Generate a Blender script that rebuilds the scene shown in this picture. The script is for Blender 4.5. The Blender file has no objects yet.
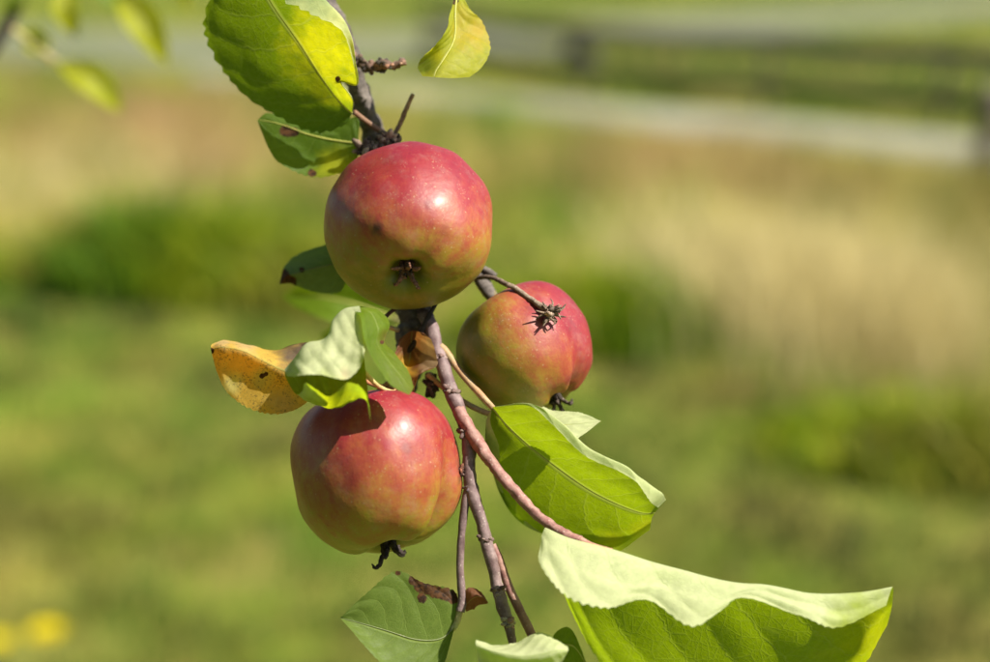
import bpy, math, random
import numpy as np

# ------------------------------------------------------------------ camera, light
random.seed(7)
RNG = np.random.default_rng(7)
scene = bpy.context.scene
COL = scene.collection

W_PX, H_PX = 990.0, 662.0
LENS = 50.0
F_PX = LENS / 36.0 * W_PX
PITCH = math.radians(17.0)
CAM = np.array([0.0, 0.0, 1.5])
RIGHT = np.array([1.0, 0.0, 0.0])
UP = np.array([0.0, math.sin(PITCH), math.cos(PITCH)])
FWD = np.array([0.0, math.cos(PITCH), -math.sin(PITCH)])
D0 = 0.50

cd = bpy.data.cameras.new('camera')
cam = bpy.data.objects.new('camera', cd)
COL.objects.link(cam)
cam.location = CAM
cam.rotation_euler = (math.pi / 2 - PITCH, 0, 0)
cd.lens = LENS
cd.sensor_width = 36.0
cd.clip_start = 0.02
cd.clip_end = 5000
cd.dof.use_dof = True
cd.dof.focus_distance = 0.487
cd.dof.aperture_fstop = 3.4
scene.camera = cam

SUN = np.array([0.61, -0.23, 0.757])
SUN /= np.linalg.norm(SUN)
world = bpy.data.worlds.new('World')
scene.world = world
world.use_nodes = True
wn = world.node_tree
sky = wn.nodes.new('ShaderNodeTexSky')
sky.sky_type = 'NISHITA'
sky.sun_disc = False
sky.sun_elevation = math.asin(SUN[2])
sky.sun_rotation = math.atan2(SUN[0], SUN[1])
bg = wn.nodes['Background']
bg.inputs['Strength'].default_value = 0.05
wn.links.new(sky.outputs[0], bg.inputs['Color'])

sl = bpy.data.lights.new('sun', 'SUN')
sl.energy = 5.0
sl.angle = math.radians(0.5)
sl.color = (1.0, 0.94, 0.80)
so = bpy.data.objects.new('sun', sl)
COL.objects.link(so)
from mathutils import Vector
so.rotation_euler = Vector(tuple(-SUN)).to_track_quat('-Z', 'Y').to_euler()
so.location = (3, -2, 6)

vs = scene.view_settings
vs.view_transform = 'Standard'
vs.look = 'None'
vs.exposure = 1.15
vs.gamma = 1.0
scene.render.engine = 'CYCLES'
scene.cycles.use_denoising = True
scene.cycles.max_bounces = 6
scene.cycles.diffuse_bounces = 2
scene.cycles.transmission_bounces = 6
scene.cycles.caustics_reflective = False
scene.cycles.caustics_refractive = False


# ------------------------------------------------------------------ helpers
def P(p, d0=D0):
    """photo px (x right, y down) + z (px towards the viewer) at base depth d0 -> world"""
    p = np.asarray(p, float)
    s = d0 / F_PX
    d = d0 - p[..., 2] * s
    return (CAM + d[..., None] * FWD + ((p[..., 0] - W_PX / 2) / F_PX * d)[..., None] * RIGHT
            + ((H_PX / 2 - p[..., 1]) / F_PX * d)[..., None] * UP)


def G(x, y):
    """photo px -> point on the ground"""
    d = FWD + (x - W_PX / 2) / F_PX * RIGHT + (H_PX / 2 - y) / F_PX * UP
    return CAM + d * (-CAM[2] / d[2])


def to_px(w):
    v = np.asarray(w, float) - CAM
    d = v @ FWD
    return W_PX / 2 + (v @ RIGHT) / d * F_PX, H_PX / 2 - (v @ UP) / d * F_PX


def lin(r, g, b):
    def f(c):
        c /= 255.0
        return c / 12.92 if c <= 0.04045 else ((c + 0.055) / 1.055) ** 2.4
    return np.array([f(r), f(g), f(b)])


def _hash(i, j, k, s):
    n = (i * 374761393 + j * 668265263 + k * 2147483647 + s * 974634777) & 0xFFFFFFFF
    n = ((n ^ (n >> 13)) * 1274126177) & 0xFFFFFFFF
    n = (n ^ (n >> 16)) & 0xFFFFFFFF
    return n.astype(np.float64) / 4294967295.0


def noise3(p, seed=0):
    p = np.asarray(p, float)
    i = np.floor(p).astype(np.int64)
    f = p - i
    f = f * f * (3 - 2 * f)
    out = 0
    for a in (0, 1):
        for b in (0, 1):
            for c in (0, 1):
                h = _hash(i[..., 0] + a, i[..., 1] + b, i[..., 2] + c, seed)
                wgt = ((f[..., 0] if a else 1 - f[..., 0]) * (f[..., 1] if b else 1 - f[..., 1])
                       * (f[..., 2] if c else 1 - f[..., 2]))
                out = out + h * wgt
    return out * 2 - 1


def fbm(p, seed=0, o=3):
    p = np.asarray(p, float)
    r, a = 0, 1.0
    for k in range(o):
        r = r + a * noise3(p * (2.03 ** k), seed + k * 17)
        a *= 0.5
    return r


def cr(Pn, t):
    """Catmull-Rom through rows of Pn at parameters t (0..n-1), straight continuation beyond the ends"""
    Pn = np.asarray(Pn, float)
    n = len(Pn)
    ext = np.concatenate([[2 * Pn[0] - Pn[1]], Pn, [2 * Pn[-1] - Pn[-2]]])
    t = np.asarray(t, float)
    i = np.clip(np.floor(t).astype(int), 0, n - 2)
    f = (t - i).reshape(t.shape + (1,) * (Pn.ndim - 1))
    p0, p1, p2, p3 = ext[i], ext[i + 1], ext[i + 2], ext[i + 3]
    return 0.5 * (2 * p1 + (p2 - p0) * f + (2 * p0 - 5 * p1 + 4 * p2 - p3) * f ** 2
                  + (3 * p1 - p0 - 3 * p2 + p3) * f ** 3)


def mesh_obj(name, verts, faces, mat, parent=None, smooth=True, attrs=None):
    me = bpy.data.meshes.new(name)
    verts = np.asarray(verts, float)
    me.from_pydata(verts.tolist(), [], faces if isinstance(faces, list) else faces.tolist())
    if smooth:
        me.polygons.foreach_set('use_smooth', [True] * len(me.polygons))
    for k, v in (attrs or {}).items():
        v = np.asarray(v, np.float32)
        if v.ndim == 1:
            a = me.attributes.new(k, 'FLOAT', 'POINT')
            a.data.foreach_set('value', v)
        elif v.shape[1] == 3:
            a = me.attributes.new(k, 'FLOAT_COLOR', 'POINT')
            a.data.foreach_set('color', np.concatenate([v, np.ones((len(v), 1), np.float32)], 1).ravel())
    me.materials.append(mat)
    me.update()
    o = bpy.data.objects.new(name, me)
    COL.objects.link(o)
    if parent is not None:
        o.parent = parent
        if parent.type == 'EMPTY':
            o.location = -parent.location
    return o


def thing(name, label, cat, loc, group=None):
    o = bpy.data.objects.new(name, None)
    o.empty_display_size = 0.02
    COL.objects.link(o)
    o.location = Vector(tuple(float(c) for c in loc))
    o['label'] = label
    o['category'] = cat
    if group:
        o['group'] = group
    return o


def grid_faces(nr, nc, wrap=False, base=0):
    f = []
    for i in range(nr - 1):
        for j in range(nc if wrap else nc - 1):
            k = (j + 1) % nc
            f.append((base + i * nc + j, base + i * nc + k, base + (i + 1) * nc + k, base + (i + 1) * nc + j))
    return f


class MB:
    """collects pieces of one part, vertices in px space or world"""
    def __init__(self):
        self.v, self.f, self.c, self.n = [], [], [], 0

    def add(self, v, f, c):
        v = np.asarray(v, float)
        c = np.asarray(c, float)
        if c.ndim == 1:
            c = np.tile(c, (len(v), 1))
        self.v.append(v)
        self.c.append(c)
        self.f += [tuple(i + self.n for i in q) for q in f]
        self.n += len(v)

    def tube(self, pts, col, sides=10, step=4.0, rough=0.06, seed=1, col2=None, nscale=0.06, caps=True):
        pts = np.asarray(pts, float)
        L = np.sum(np.linalg.norm(np.diff(pts[:, :3], axis=0), axis=1))
        n = max(len(pts) * 2, int(L / step) + 2)
        q = cr(pts, np.linspace(0, len(pts) - 1, n))
        c, r = q[:, :3], np.abs(q[:, 3])
        tg = np.gradient(c, axis=0)
        tg /= np.linalg.norm(tg, axis=1)[:, None] + 1e-9
        ref = np.array([0.31, 0.17, 0.93])
        a = np.cross(tg, ref)
        a /= np.linalg.norm(a, axis=1)[:, None] + 1e-9
        b = np.cross(tg, a)
        th = np.arange(sides) / sides * 2 * math.pi
        v = c[:, None] + r[:, None, None] * (np.cos(th)[None, :, None] * a[:, None] + np.sin(th)[None, :, None] * b[:, None])
        nz = fbm(v * nscale, seed)
        v = c[:, None] + (v - c[:, None]) * (1 + rough * nz)[..., None]
        m = np.clip(0.5 + 0.6 * fbm(v * nscale * 1.7, seed + 5), 0, 1)[..., None]
        colr = np.asarray(col)[None, None] * (1 - m) + np.asarray(col2 if col2 is not None else col)[None, None] * m
        f = grid_faces(n, sides, True)
        V = v.reshape(-1, 3)
        C = colr.reshape(-1, 3)
        if caps:
            f = f + [tuple(range(sides))[::-1], tuple((n - 1) * sides + k for k in range(sides))]
        self.add(V, f, C)

    def blob(self, c, r, col, axis=None, seed=0, rough=0.25, nr=7, nc=8):
        """small uneven scale / knob, r = (rx, ry, rz), optionally turned so its long axis is AXIS"""
        th = np.linspace(0.05, math.pi - 0.05, nr)
        ph = np.arange(nc) / nc * 2 * math.pi
        d = np.stack([np.sin(th)[:, None] * np.cos(ph)[None], np.sin(th)[:, None] * np.sin(ph)[None],
                      np.cos(th)[:, None] * np.ones(nc)[None]], -1)
        v = d * np.asarray(r)[None, None]
        v = v * (1 + rough * noise3(d * 2.2 + seed * 3.7, seed))[..., None]
        if axis is not None:
            z = np.asarray(axis, float)
            z /= np.linalg.norm(z)
            x = np.cross(z, [0.3, 0.8, 0.51])
            x /= np.linalg.norm(x)
            y = np.cross(z, x)
            v = v[..., :1] * x + v[..., 1:2] * y + v[..., 2:] * z
        v = v + np.asarray(c, float)
        self.add(v.reshape(-1, 3), grid_faces(nr, nc, True) + [tuple(range(nc))[::-1], tuple((nr - 1) * nc + k for k in range(nc))], col)

    def build(self, name, mat, parent=None, d0=D0, world=False, smooth=True):
        v = np.concatenate(self.v)
        if not world:
            v = P(v, d0)
        return mesh_obj(name, v, self.f, mat, parent, smooth, {'col': np.concatenate(self.c)})


# ------------------------------------------------------------------ materials
class NT:
    def __init__(self, name):
        self.m = bpy.data.materials.new(name)
        self.m.use_nodes = True
        self.t = self.m.node_tree
        self.t.nodes.clear()
        self.out = self.t.nodes.new('ShaderNodeOutputMaterial')

    def n(self, typ, **kw):
        nd = self.t.nodes.new(typ)
        for k, v in kw.items():
            setattr(nd, k, v)
        return nd

    def link(self, a, b):
        self.t.links.new(a, b)

    def set(self, sock, v):
        if isinstance(v, bpy.types.NodeSocket):
            self.link(v, sock)
        elif isinstance(v, (int, float)):
            sock.default_value = v
        else:
            v = tuple(float(x) for x in v)
            sock.default_value = v if len(v) == len(sock.default_value) else v + (1.0,)

    def math(self, op, a, b=0.0, c=None, clamp=False):
        nd = self.n('ShaderNodeMath', operation=op, use_clamp=clamp)
        self.set(nd.inputs[0], a)
        self.set(nd.inputs[1], b)
        if c is not None:
            self.set(nd.inputs[2], c)
        return nd.outputs[0]

    def mix(self, f, a, b, blend='MIX'):
        nd = self.n('ShaderNodeMix', data_type='RGBA', blend_type=blend)
        self.set(nd.inputs[0], f)
        self.set(nd.inputs[6], a)
        self.set(nd.inputs[7], b)
        return nd.outputs[2]

    def attr(self, name, out='Color'):
        return self.n('ShaderNodeAttribute', attribute_name=name).outputs[out]

    def ramp(self, v, lo, hi):
        nd = self.n('ShaderNodeMapRange', interpolation_type='SMOOTHSTEP')
        self.set(nd.inputs[0], v)
        self.set(nd.inputs[1], lo)
        self.set(nd.inputs[2], hi)
        return nd.outputs[0]

    def noise(self, scale, detail=3.0, vec=None, rough=0.55):
        nd = self.n('ShaderNodeTexNoise')
        nd.inputs['Scale'].default_value = scale
        nd.inputs['Detail'].default_value = detail
        nd.inputs['Roughness'].default_value = rough
        if vec is not None:
            self.link(vec, nd.inputs['Vector'])
        return nd.outputs[0]

    def pos(self):
        return self.n('ShaderNodeNewGeometry').outputs['Position']

    def bump(self, h, dist, strength=1.0):
        nd = self.n('ShaderNodeBump')
        nd.inputs['Strength'].default_value = strength
        nd.inputs['Distance'].default_value = dist
        self.link(h, nd.inputs['Height'])
        return nd.outputs[0]

    def principled(self, col, rough=0.5, spec=0.5, normal=None, **kw):
        b = self.n('ShaderNodeBsdfPrincipled')
        self.set(b.inputs['Base Color'], col)
        self.set(b.inputs['Roughness'], rough)
        self.set(b.inputs['Specular IOR Level'], spec)
        if normal is not None:
            self.link(normal, b.inputs['Normal'])
        for k, v in kw.items():
            self.set(b.inputs[k.replace('_', ' ')], v)
        return b.outputs[0]

    def done(self, sh):
        self.link(sh, self.out.inputs['Surface'])
        return self.m


def mat_leaf():
    m = NT('leaf_blade')
    uv = m.attr('luv', 'Vector')
    sp = m.n('ShaderNodeSeparateXYZ')
    m.link(uv, sp.inputs[0])
    u, v, seed = sp.outputs[0], sp.outputs[1], sp.outputs[2]
    au = m.math('ABSOLUTE', u)
    # wobble so that veins are not ruled lines
    p = m.pos()
    wob = m.math('MULTIPLY', m.math('SUBTRACT', m.noise(220, 2, p), 0.5), 0.35)
    sgn = m.math('MULTIPLY', m.math('GREATER_THAN', u, 0.0), 0.45)
    w = m.math('MULTIPLY', m.math('SUBTRACT', v, m.math('MULTIPLY', m.math('POWER', au, 1.25), 0.30)), 7.5)
    w = m.math('ADD', m.math('ADD', w, sgn), wob)
    d = m.math('ABSOLUTE', m.math('SUBTRACT', m.math('FRACT', m.math('ADD', w, 20.0)), 0.5))
    wid = m.math('SUBTRACT', 0.060, m.math('MULTIPLY', au, 0.040))
    side = m.math('SUBTRACT', 1.0, m.ramp(d, 0.0, wid))
    mid = m.math('SUBTRACT', 1.0, m.ramp(au, 0.012, 0.05))
    comb = m.n('ShaderNodeCombineXYZ')
    m.link(m.math('MULTIPLY', u, 1.0), comb.inputs[0])
    m.link(m.math('MULTIPLY', v, 2.2), comb.inputs[1])
    m.link(seed, comb.inputs[2])
    vo = m.n('ShaderNodeTexVoronoi', feature='DISTANCE_TO_EDGE')
    vo.inputs['Scale'].default_value = 11.0
    m.link(comb.outputs[0], vo.inputs['Vector'])
    tert = m.math('SUBTRACT', 1.0, m.ramp(vo.outputs['Distance'], 0.0, 0.055))
    vo2 = m.n('ShaderNodeTexVoronoi', feature='DISTANCE_TO_EDGE')
    vo2.inputs['Scale'].default_value = 34.0
    m.link(comb.outputs[0], vo2.inputs['Vector'])
    t2 = m.math('SUBTRACT', 1.0, m.ramp(vo2.outputs['Distance'], 0.0, 0.12))
    vein = m.math('MAXIMUM', m.math('MAXIMUM', m.math('MULTIPLY', side, 0.48), mid),
                  m.math('MAXIMUM', m.math('MULTIPLY', tert, 0.30), m.math('MULTIPLY', t2, 0.20)))
    cu, cl, ct = m.attr('cu'), m.attr('cl'), m.attr('ct')
    spot = m.attr('spot', 'Fac')
    dead = m.attr('dead', 'Fac')
    mott = m.noise(380, 4, p)
    mott2 = m.noise(1500, 3, p)
    shade = m.math('ADD', 0.72, m.math('MULTIPLY', m.math('ADD', mott, m.math('MULTIPLY', mott2, 0.35)), 0.42))
    vecs = m.n('ShaderNodeCombineColor')
    for k in range(3):
        m.link(shade, vecs.inputs[k])
    cu = m.mix(1.0, cu, vecs.outputs[0], 'MULTIPLY')
    ct = m.mix(1.0, ct, vecs.outputs[0], 'MULTIPLY')
    cu = m.mix(m.math('MULTIPLY', vein, 0.5), cu, (0.26, 0.33, 0.08))
    cl = m.mix(1.0, cl, vecs.outputs[0], 'MULTIPLY')
    cl = m.mix(m.math('MULTIPLY', vein, 0.55), cl, (0.24, 0.31, 0.10))
    ct = m.mix(m.math('MULTIPLY', vein, 0.42), ct, (0.62, 0.66, 0.16))
    # specks and dead tissue (brown)
    spk = m.ramp(m.math('ADD', m.math('ADD', m.math('MULTIPLY', m.noise(1100, 4, p, 0.75), 0.75), m.math('MULTIPLY', m.noise(160, 2, p), 0.25)), m.math('MULTIPLY', m.math('SUBTRACT', spot, 1.0), 0.28)), 0.54, 0.62)
    spk = m.math('MULTIPLY', spk, m.ramp(spot, 0.0, 0.2))
    dn = m.ramp(m.math('ADD', dead, m.math('MULTIPLY', m.math('SUBTRACT', m.noise(420, 4, p, 0.7), 0.5), 0.9)), 0.42, 0.58)
    brown = m.mix(m.ramp(m.noise(600, 3, p), 0.35, 0.65), (0.035, 0.017, 0.010), (0.17, 0.075, 0.03))
    cu = m.mix(m.math('MULTIPLY', spk, 0.8), cu, (0.07, 0.045, 0.02))
    ct = m.mix(m.math('MULTIPLY', spk, 0.8), ct, (0.06, 0.04, 0.01))
    cl = m.mix(m.math('MULTIPLY', spk, 0.5), cl, (0.13, 0.09, 0.05))
    cu, cl, ct = m.mix(dn, cu, brown), m.mix(dn, cl, brown), m.mix(dn, ct, (0.03, 0.012, 0.004))
    back = m.n('ShaderNodeNewGeometry').outputs['Backfacing']
    surf = m.mix(back, cu, cl)
    h = m.math('ADD', m.math('MULTIPLY', vein, -1.0), m.math('MULTIPLY', mott, 0.8))
    h = m.math('ADD', h, m.math('MULTIPLY', mott2, 0.25))
    nrm = m.bump(h, 0.00022, 0.6)
    rough = m.math('ADD', 0.48, m.math('MULTIPLY', back, 0.25))
    spec = m.math('SUBTRACT', 0.30, m.math('MULTIPLY', back, 0.15))
    pr = m.principled(surf, rough, spec, nrm)
    tr = m.n('ShaderNodeBsdfTranslucent')
    m.link(ct, tr.inputs['Color'])
    m.link(nrm, tr.inputs['Normal'])
    mx = m.n('ShaderNodeMixShader')
    mx.inputs[0].default_value = 0.5
    m.link(pr, mx.inputs[1])
    m.link(tr.outputs[0], mx.inputs[2])
    return m.done(mx.outputs[0])


def mat_bark(name, rough=0.75, scale=900, amt=0.35, dist=0.0004):
    m = NT(name)
    p = m.pos()
    a, b = m.noise(scale, 4, p, 0.65), m.noise(scale * 0.25, 3, p)
    f = m.math('ADD', m.math('MULTIPLY', a, 0.6), m.math('MULTIPLY', b, 0.5))
    c = m.mix(1.0, m.attr('col'), m.mix(m.ramp(f, 0.35, 0.75), (1 - amt,) * 3, (1 + amt,) * 3), 'MULTIPLY')
    len_ = m.n('ShaderNodeTexVoronoi')
    len_.inputs['Scale'].default_value = 480
    m.link(p, len_.inputs['Vector'])
    dot = m.math('SUBTRACT', 1.0, m.ramp(len_.outputs['Distance'], 0.10, 0.2))
    c = m.mix(m.math('MULTIPLY', dot, 0.45), c, (0.42, 0.36, 0.32))
    return m.done(m.principled(c, rough, 0.35, m.bump(f, dist, 0.9)))


def mat_plain(name, rough=0.6, spec=0.3, amt=0.25, scale=60, dist=0.0, trans=0.0):
    m = NT(name)
    p = m.pos()
    f = m.noise(scale, 4, p)
    c = m.mix(1.0, m.attr('col'), m.mix(f, (1 - amt,) * 3, (1 + amt,) * 3), 'MULTIPLY')
    sh = m.principled(c, rough, spec, m.bump(f, dist) if dist else None)
    if trans:
        tr = m.n('ShaderNodeBsdfTranslucent')
        m.link(c, tr.inputs['Color'])
        mx = m.n('ShaderNodeMixShader')
        mx.inputs[0].default_value = trans
        m.link(sh, mx.inputs[1])
        m.link(tr.outputs[0], mx.inputs[2])
        sh = mx.outputs[0]
    return m.done(sh)


def mat_apple():
    m = NT('apple_skin')
    bl = m.attr('blush', 'Fac')          # 0 green cheek .. 1 sun-reddened cheek
    mer = m.attr('mer', 'Vector')        # longitude stretched coordinates for the streaks
    p = m.pos()
    n1, n2, n3 = m.noise(70, 4, p), m.noise(260, 4, p, 0.7), m.noise(7.0, 4, mer, 0.6)
    f = m.math('ADD', bl, m.math('MULTIPLY', m.math('SUBTRACT', n1, 0.5), 0.55))
    f = m.math('ADD', f, m.math('MULTIPLY', m.math('SUBTRACT', n2, 0.5), 0.52))
    f = m.math('ADD', f, m.math('MULTIPLY', m.math('SUBTRACT', n3, 0.5), 0.36))
    r = m.n('ShaderNodeValToRGB')
    r.color_ramp.elements[0].position = 0.02
    r.color_ramp.elements[0].color = (0.160, 0.160, 0.007, 1)
    r.color_ramp.elements[1].position = 1.0
    r.color_ramp.elements[1].color = (0.190, 0.008, 0.020, 1)
    for pos, c in ((0.20, (0.230, 0.185, 0.013, 1)), (0.38, (0.275, 0.125, 0.022, 1)), (0.56, (0.270, 0.058, 0.024, 1)),
                   (0.78, (0.225, 0.018, 0.023, 1))):
        e = r.color_ramp.elements.new(pos)
        e.color = c
    m.link(f, r.inputs[0])
    c = r.outputs[0]
    # dark red blotches on the blush
    vb = m.n('ShaderNodeTexVoronoi')
    vb.inputs['Scale'].default_value = 95
    m.link(p, vb.inputs['Vector'])
    blot = m.math('MULTIPLY', m.math('SUBTRACT', 1.0, m.ramp(vb.outputs['Distance'], 0.08, 0.32)), m.ramp(n1, 0.46, 0.62))
    c = m.mix(m.math('MULTIPLY', m.math('MULTIPLY', blot, m.ramp(bl, 0.3, 0.6)), 0.7), c, (0.13, 0.007, 0.016))
    # pale bloom and lenticels
    vo = m.n('ShaderNodeTexVoronoi')
    vo.inputs['Scale'].default_value = 1000
    m.link(p, vo.inputs['Vector'])
    dots = m.math('SUBTRACT', 1.0, m.ramp(vo.outputs['Distance'], 0.10, 0.24))
    dots = m.math('MULTIPLY', dots, m.ramp(m.noise(90, 3, p), 0.46, 0.66))
    c = m.mix(m.math('MULTIPLY', dots, 0.5), c, (0.42, 0.32, 0.19))
    # larger lenticels, one by one
    vl = m.n('ShaderNodeTexVoronoi')
    vl.inputs['Scale'].default_value = 300
    m.link(p, vl.inputs['Vector'])
    big = m.math('SUBTRACT', 1.0, m.ramp(vl.outputs['Distance'], 0.07, 0.13))
    c = m.mix(m.math('MULTIPLY', big, 0.42), c, (0.38, 0.28, 0.16))
    # thin streaks along the meridians
    st = m.ramp(m.noise(26.0, 3, mer, 0.6), 0.54, 0.70)
    c = m.mix(m.math('MULTIPLY', m.math('MULTIPLY', st, m.ramp(bl, 0.25, 0.6)), 0.35), c, (0.13, 0.007, 0.013))
    c = m.mix(m.math('MULTIPLY', m.ramp(m.noise(120, 5, p, 0.7), 0.46, 0.78), 0.24), c, (0.30, 0.21, 0.17))
    # scuffs and russet freckles
    sc = m.math('MULTIPLY', m.ramp(m.noise(520, 5, p, 0.8), 0.60, 0.70), m.ramp(m.noise(55, 3, p), 0.48, 0.62))
    c = m.mix(m.math('MULTIPLY', sc, 0.55), c, (0.13, 0.065, 0.03))
    c = m.mix(m.math('MULTIPLY', m.attr('scab', 'Fac'), 0.85), c, (0.045, 0.022, 0.018))
    h = m.math('ADD', m.math('MULTIPLY', m.noise(160, 3, p), 1.0), m.math('MULTIPLY', m.noise(900, 2, p), 0.2))
    rough = m.math('ADD', 0.38, m.math('MULTIPLY', m.noise(140, 5, p, 0.7), 0.22))
    sh = m.principled(c, rough, 0.5, m.bump(h, 0.0005, 0.5), Subsurface_Weight=0.03,
                      Subsurface_Scale=0.004, Coat_Weight=0.10, Coat_Roughness=0.26)
    return m.done(sh)


def mat_ground(name, cols, scales=(1.3, 9.0, 60.0), rough=0.95, dist=0.02):
    m = NT(name)
    p = m.pos()
    a, b, c_ = (m.noise(s, 4, p, 0.6) for s in scales)
    c = m.mix(m.ramp(m.math('ADD', m.math('MULTIPLY', a, 0.7), m.math('MULTIPLY', b, 0.3)), 0.38, 0.62), cols[0], cols[1])
    c = m.mix(m.math('MULTIPLY', m.ramp(b, 0.5, 0.68), 0.7), c, cols[2])
    c = m.mix(1.0, c, m.mix(c_, (0.65,) * 3, (1.35,) * 3), 'MULTIPLY')
    return m.done(m.principled(c, rough, 0.15, m.bump(m.math('ADD', b, c_), dist, 0.8)))


M_LEAF = mat_leaf()
M_BARK = mat_bark('old_bark')
M_TWIG = mat_bark('young_twig_bark', 0.6, 1400, 0.22, 0.00015)
M_DRY = mat_bark('dry_bud_scales', 0.85, 1500, 0.45, 0.0003)
M_APPLE = mat_apple()
M_GRASS = mat_plain('grass_blade', 0.6, 0.25, 0.12, 3.0, 0, 0.35)
M_WEED = mat_plain('weed_leaf', 0.55, 0.3, 0.2, 25.0, 0, 0.5)
M_PETAL = mat_plain('yellow_petal', 0.6, 0.2, 0.1, 80.0, 0, 0.3)
M_WOOD = mat_plain('weathered_fence_wood', 0.85, 0.2, 0.35, 25.0, 0.004)

# ------------------------------------------------------------------ the setting: ground, path, road
M_GROUND = mat_ground('meadow_soil', ((0.12, 0.16, 0.015), (0.20, 0.17, 0.045), (0.075, 0.125, 0.012)))
M_PATH = mat_ground('pale_gravel', ((0.25, 0.245, 0.20), (0.31, 0.30, 0.24), (0.17, 0.19, 0.11)), (1.0, 14.0, 90.0))
M_ROAD = mat_ground('grey_road', ((0.14, 0.15, 0.095), (0.17, 0.175, 0.11), (0.11, 0.14, 0.05)), (0.3, 4.0, 40.0))


def ground_sheet():
    rs = [0.0, 1.5, 3, 5, 8, 12, 18, 28, 45, 80, 160, 400, 1000, 2500]
    n = 48
    v, f = [(0, 0, 0)], []
    for r in rs[1:]:
        for k in range(n):
            a = k / n * 2 * math.pi
            v.append((r * math.cos(a), r * math.sin(a), 0))
    f += [(0, 1 + k, 1 + (k + 1) % n) for k in range(n)]
    for i in range(len(rs) - 2):
        for k in range(n):
            f.append((1 + i * n + k, 1 + (i + 1) * n + k, 1 + (i + 1) * n + (k + 1) % n, 1 + i * n + (k + 1) % n))
    o = mesh_obj('ground', v, f, M_GROUND, None, False)
    o['kind'] = 'structure'


def strip(name, up_px, lo_px, mat, z, extra=0.6):
    """a strip of ground between two rows of ground points"""
    a = np.array([G(*q) for q in up_px])
    b = np.array([G(*q) for q in lo_px])
    n = len(a)
    t = np.linspace(-extra, n - 1 + extra, 60)
    A, B = cr(a, t), cr(b, t)
    A[:, :2] += 0.06 * np.stack([noise3(A * 1.7, 3), noise3(A * 1.7, 4)], 1)
    B[:, :2] += 0.06 * np.stack([noise3(B * 1.7, 5), noise3(B * 1.7, 6)], 1)
    v = np.empty((60, 5, 3))
    for k in range(5):
        v[:, k] = A + (B - A) * k / 4
    v[..., 2] = z + np.array([0, 0.02, 0.03, 0.02, 0])[None] * 0.4
    o = mesh_obj(name, v.reshape(-1, 3), grid_faces(60, 5), mat, None, True)
    o['kind'] = 'structure'
    return a, b


ground_sheet()
PATH_A, PATH_B = strip('gravel_path', [(300, 77), (560, 100), (760, 118), (1000, 141)], [(300, 92), (560, 119), (760, 140), (1000, 169)], M_PATH, 0.004)
ROAD_A, ROAD_B = strip('country_road', [(20, 28), (330, 32), (620, 18), (990, -4)], [(20, 66), (330, 62), (620, 46), (990, 16)], M_ROAD, 0.004, 0.2)


# ------------------------------------------------------------------ grass
def blades(name, xy, h, w, cols, lean=0.35, label=None):
    n = len(xy)
    az = RNG.uniform(0, 2 * math.pi, n)
    ln = h * lean * RNG.uniform(0.2, 1.6, n)
    la = RNG.uniform(0, 2 * math.pi, n)
    base = np.concatenate([xy, np.zeros((n, 1))], 1)
    side = np.stack([np.cos(az), np.sin(az), np.zeros(n)], 1) * w[:, None] * 0.5
    ld = np.stack([np.cos(la), np.sin(la), np.zeros(n)], 1) * ln[:, None]
    up = np.array([0, 0, 1.0])[None] * h[:, None]
    V = np.stack([base - side, base + side, base + ld * 0.3 + up * 0.6 + side * 0.8, base + ld * 0.3 + up * 0.6 - side * 0.8,
                  base + ld + up * 0.97], 1)
    F4 = (np.arange(n) * 5)[:, None] + np.array([0, 1, 2, 3])
    F3 = (np.arange(n) * 5)[:, None] + np.array([3, 2, 4])
    me = bpy.data.meshes.new(name)
    me.vertices.add(n * 5)
    me.vertices.foreach_set('co', V.reshape(-1).astype(np.float32))
    li = np.concatenate([F4.ravel(), F3.ravel()]).astype(np.int32)
    me.loops.add(len(li))
    me.loops.foreach_set('vertex_index', li)
    me.polygons.add(2 * n)
    me.polygons.foreach_set('loop_start', np.concatenate([np.arange(n) * 4, n * 4 + np.arange(n) * 3]).astype(np.int32))
    me.polygons.foreach_set('loop_total', np.concatenate([np.full(n, 4), np.full(n, 3)]).astype(np.int32))
    a = me.attributes.new('col', 'FLOAT_COLOR', 'POINT')
    c = np.repeat(np.concatenate([cols, np.ones((n, 1))], 1), 5, 0)
    a.data.foreach_set('color', c.ravel().astype(np.float32))
    me.materials.append(M_GRASS)
    me.update(calc_edges=True)
    me.validate()
    o = bpy.data.objects.new(name, me)
    COL.objects.link(o)
    o['kind'] = 'stuff'
    o['label'] = label
    o['category'] = 'grass'
    return o


def wedge(n, d1, d2, half=33):
    r = np.sqrt(RNG.uniform(d1 * d1, d2 * d2, n))
    a = np.radians(RNG.uniform(-half, half, n))
    return np.stack([r * np.sin(a), r * np.cos(a)], 1)


def side_of(xy, pts):
    """signed: >0 beyond (further than) the poly-line of ground points"""
    x, y = xy[:, 0], xy[:, 1]
    o = np.argsort(pts[:, 0])
    px, py = pts[o, 0], pts[o, 1]
    yy = np.interp(x, px, py)
    sl = (py[-1] - py[-2]) / (px[-1] - px[-2])
    yy = np.where(x > px[-1], py[-1] + (x - px[-1]) * sl, yy)
    sl0 = (py[1] - py[0]) / (px[1] - px[0])
    yy = np.where(x < px[0], py[0] + (x - px[0]) * sl0, yy)
    return y - yy


EDGE = np.array([G(x, y) for x, y in ((-60, 262), (120, 275), (330, 300), (560, 345), (720, 372), (990, 455), (1100, 500))])


def patch(xy, seed, s):
    return fbm(np.concatenate([xy * s, np.zeros((len(xy), 1))], 1), seed, 3)


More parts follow.
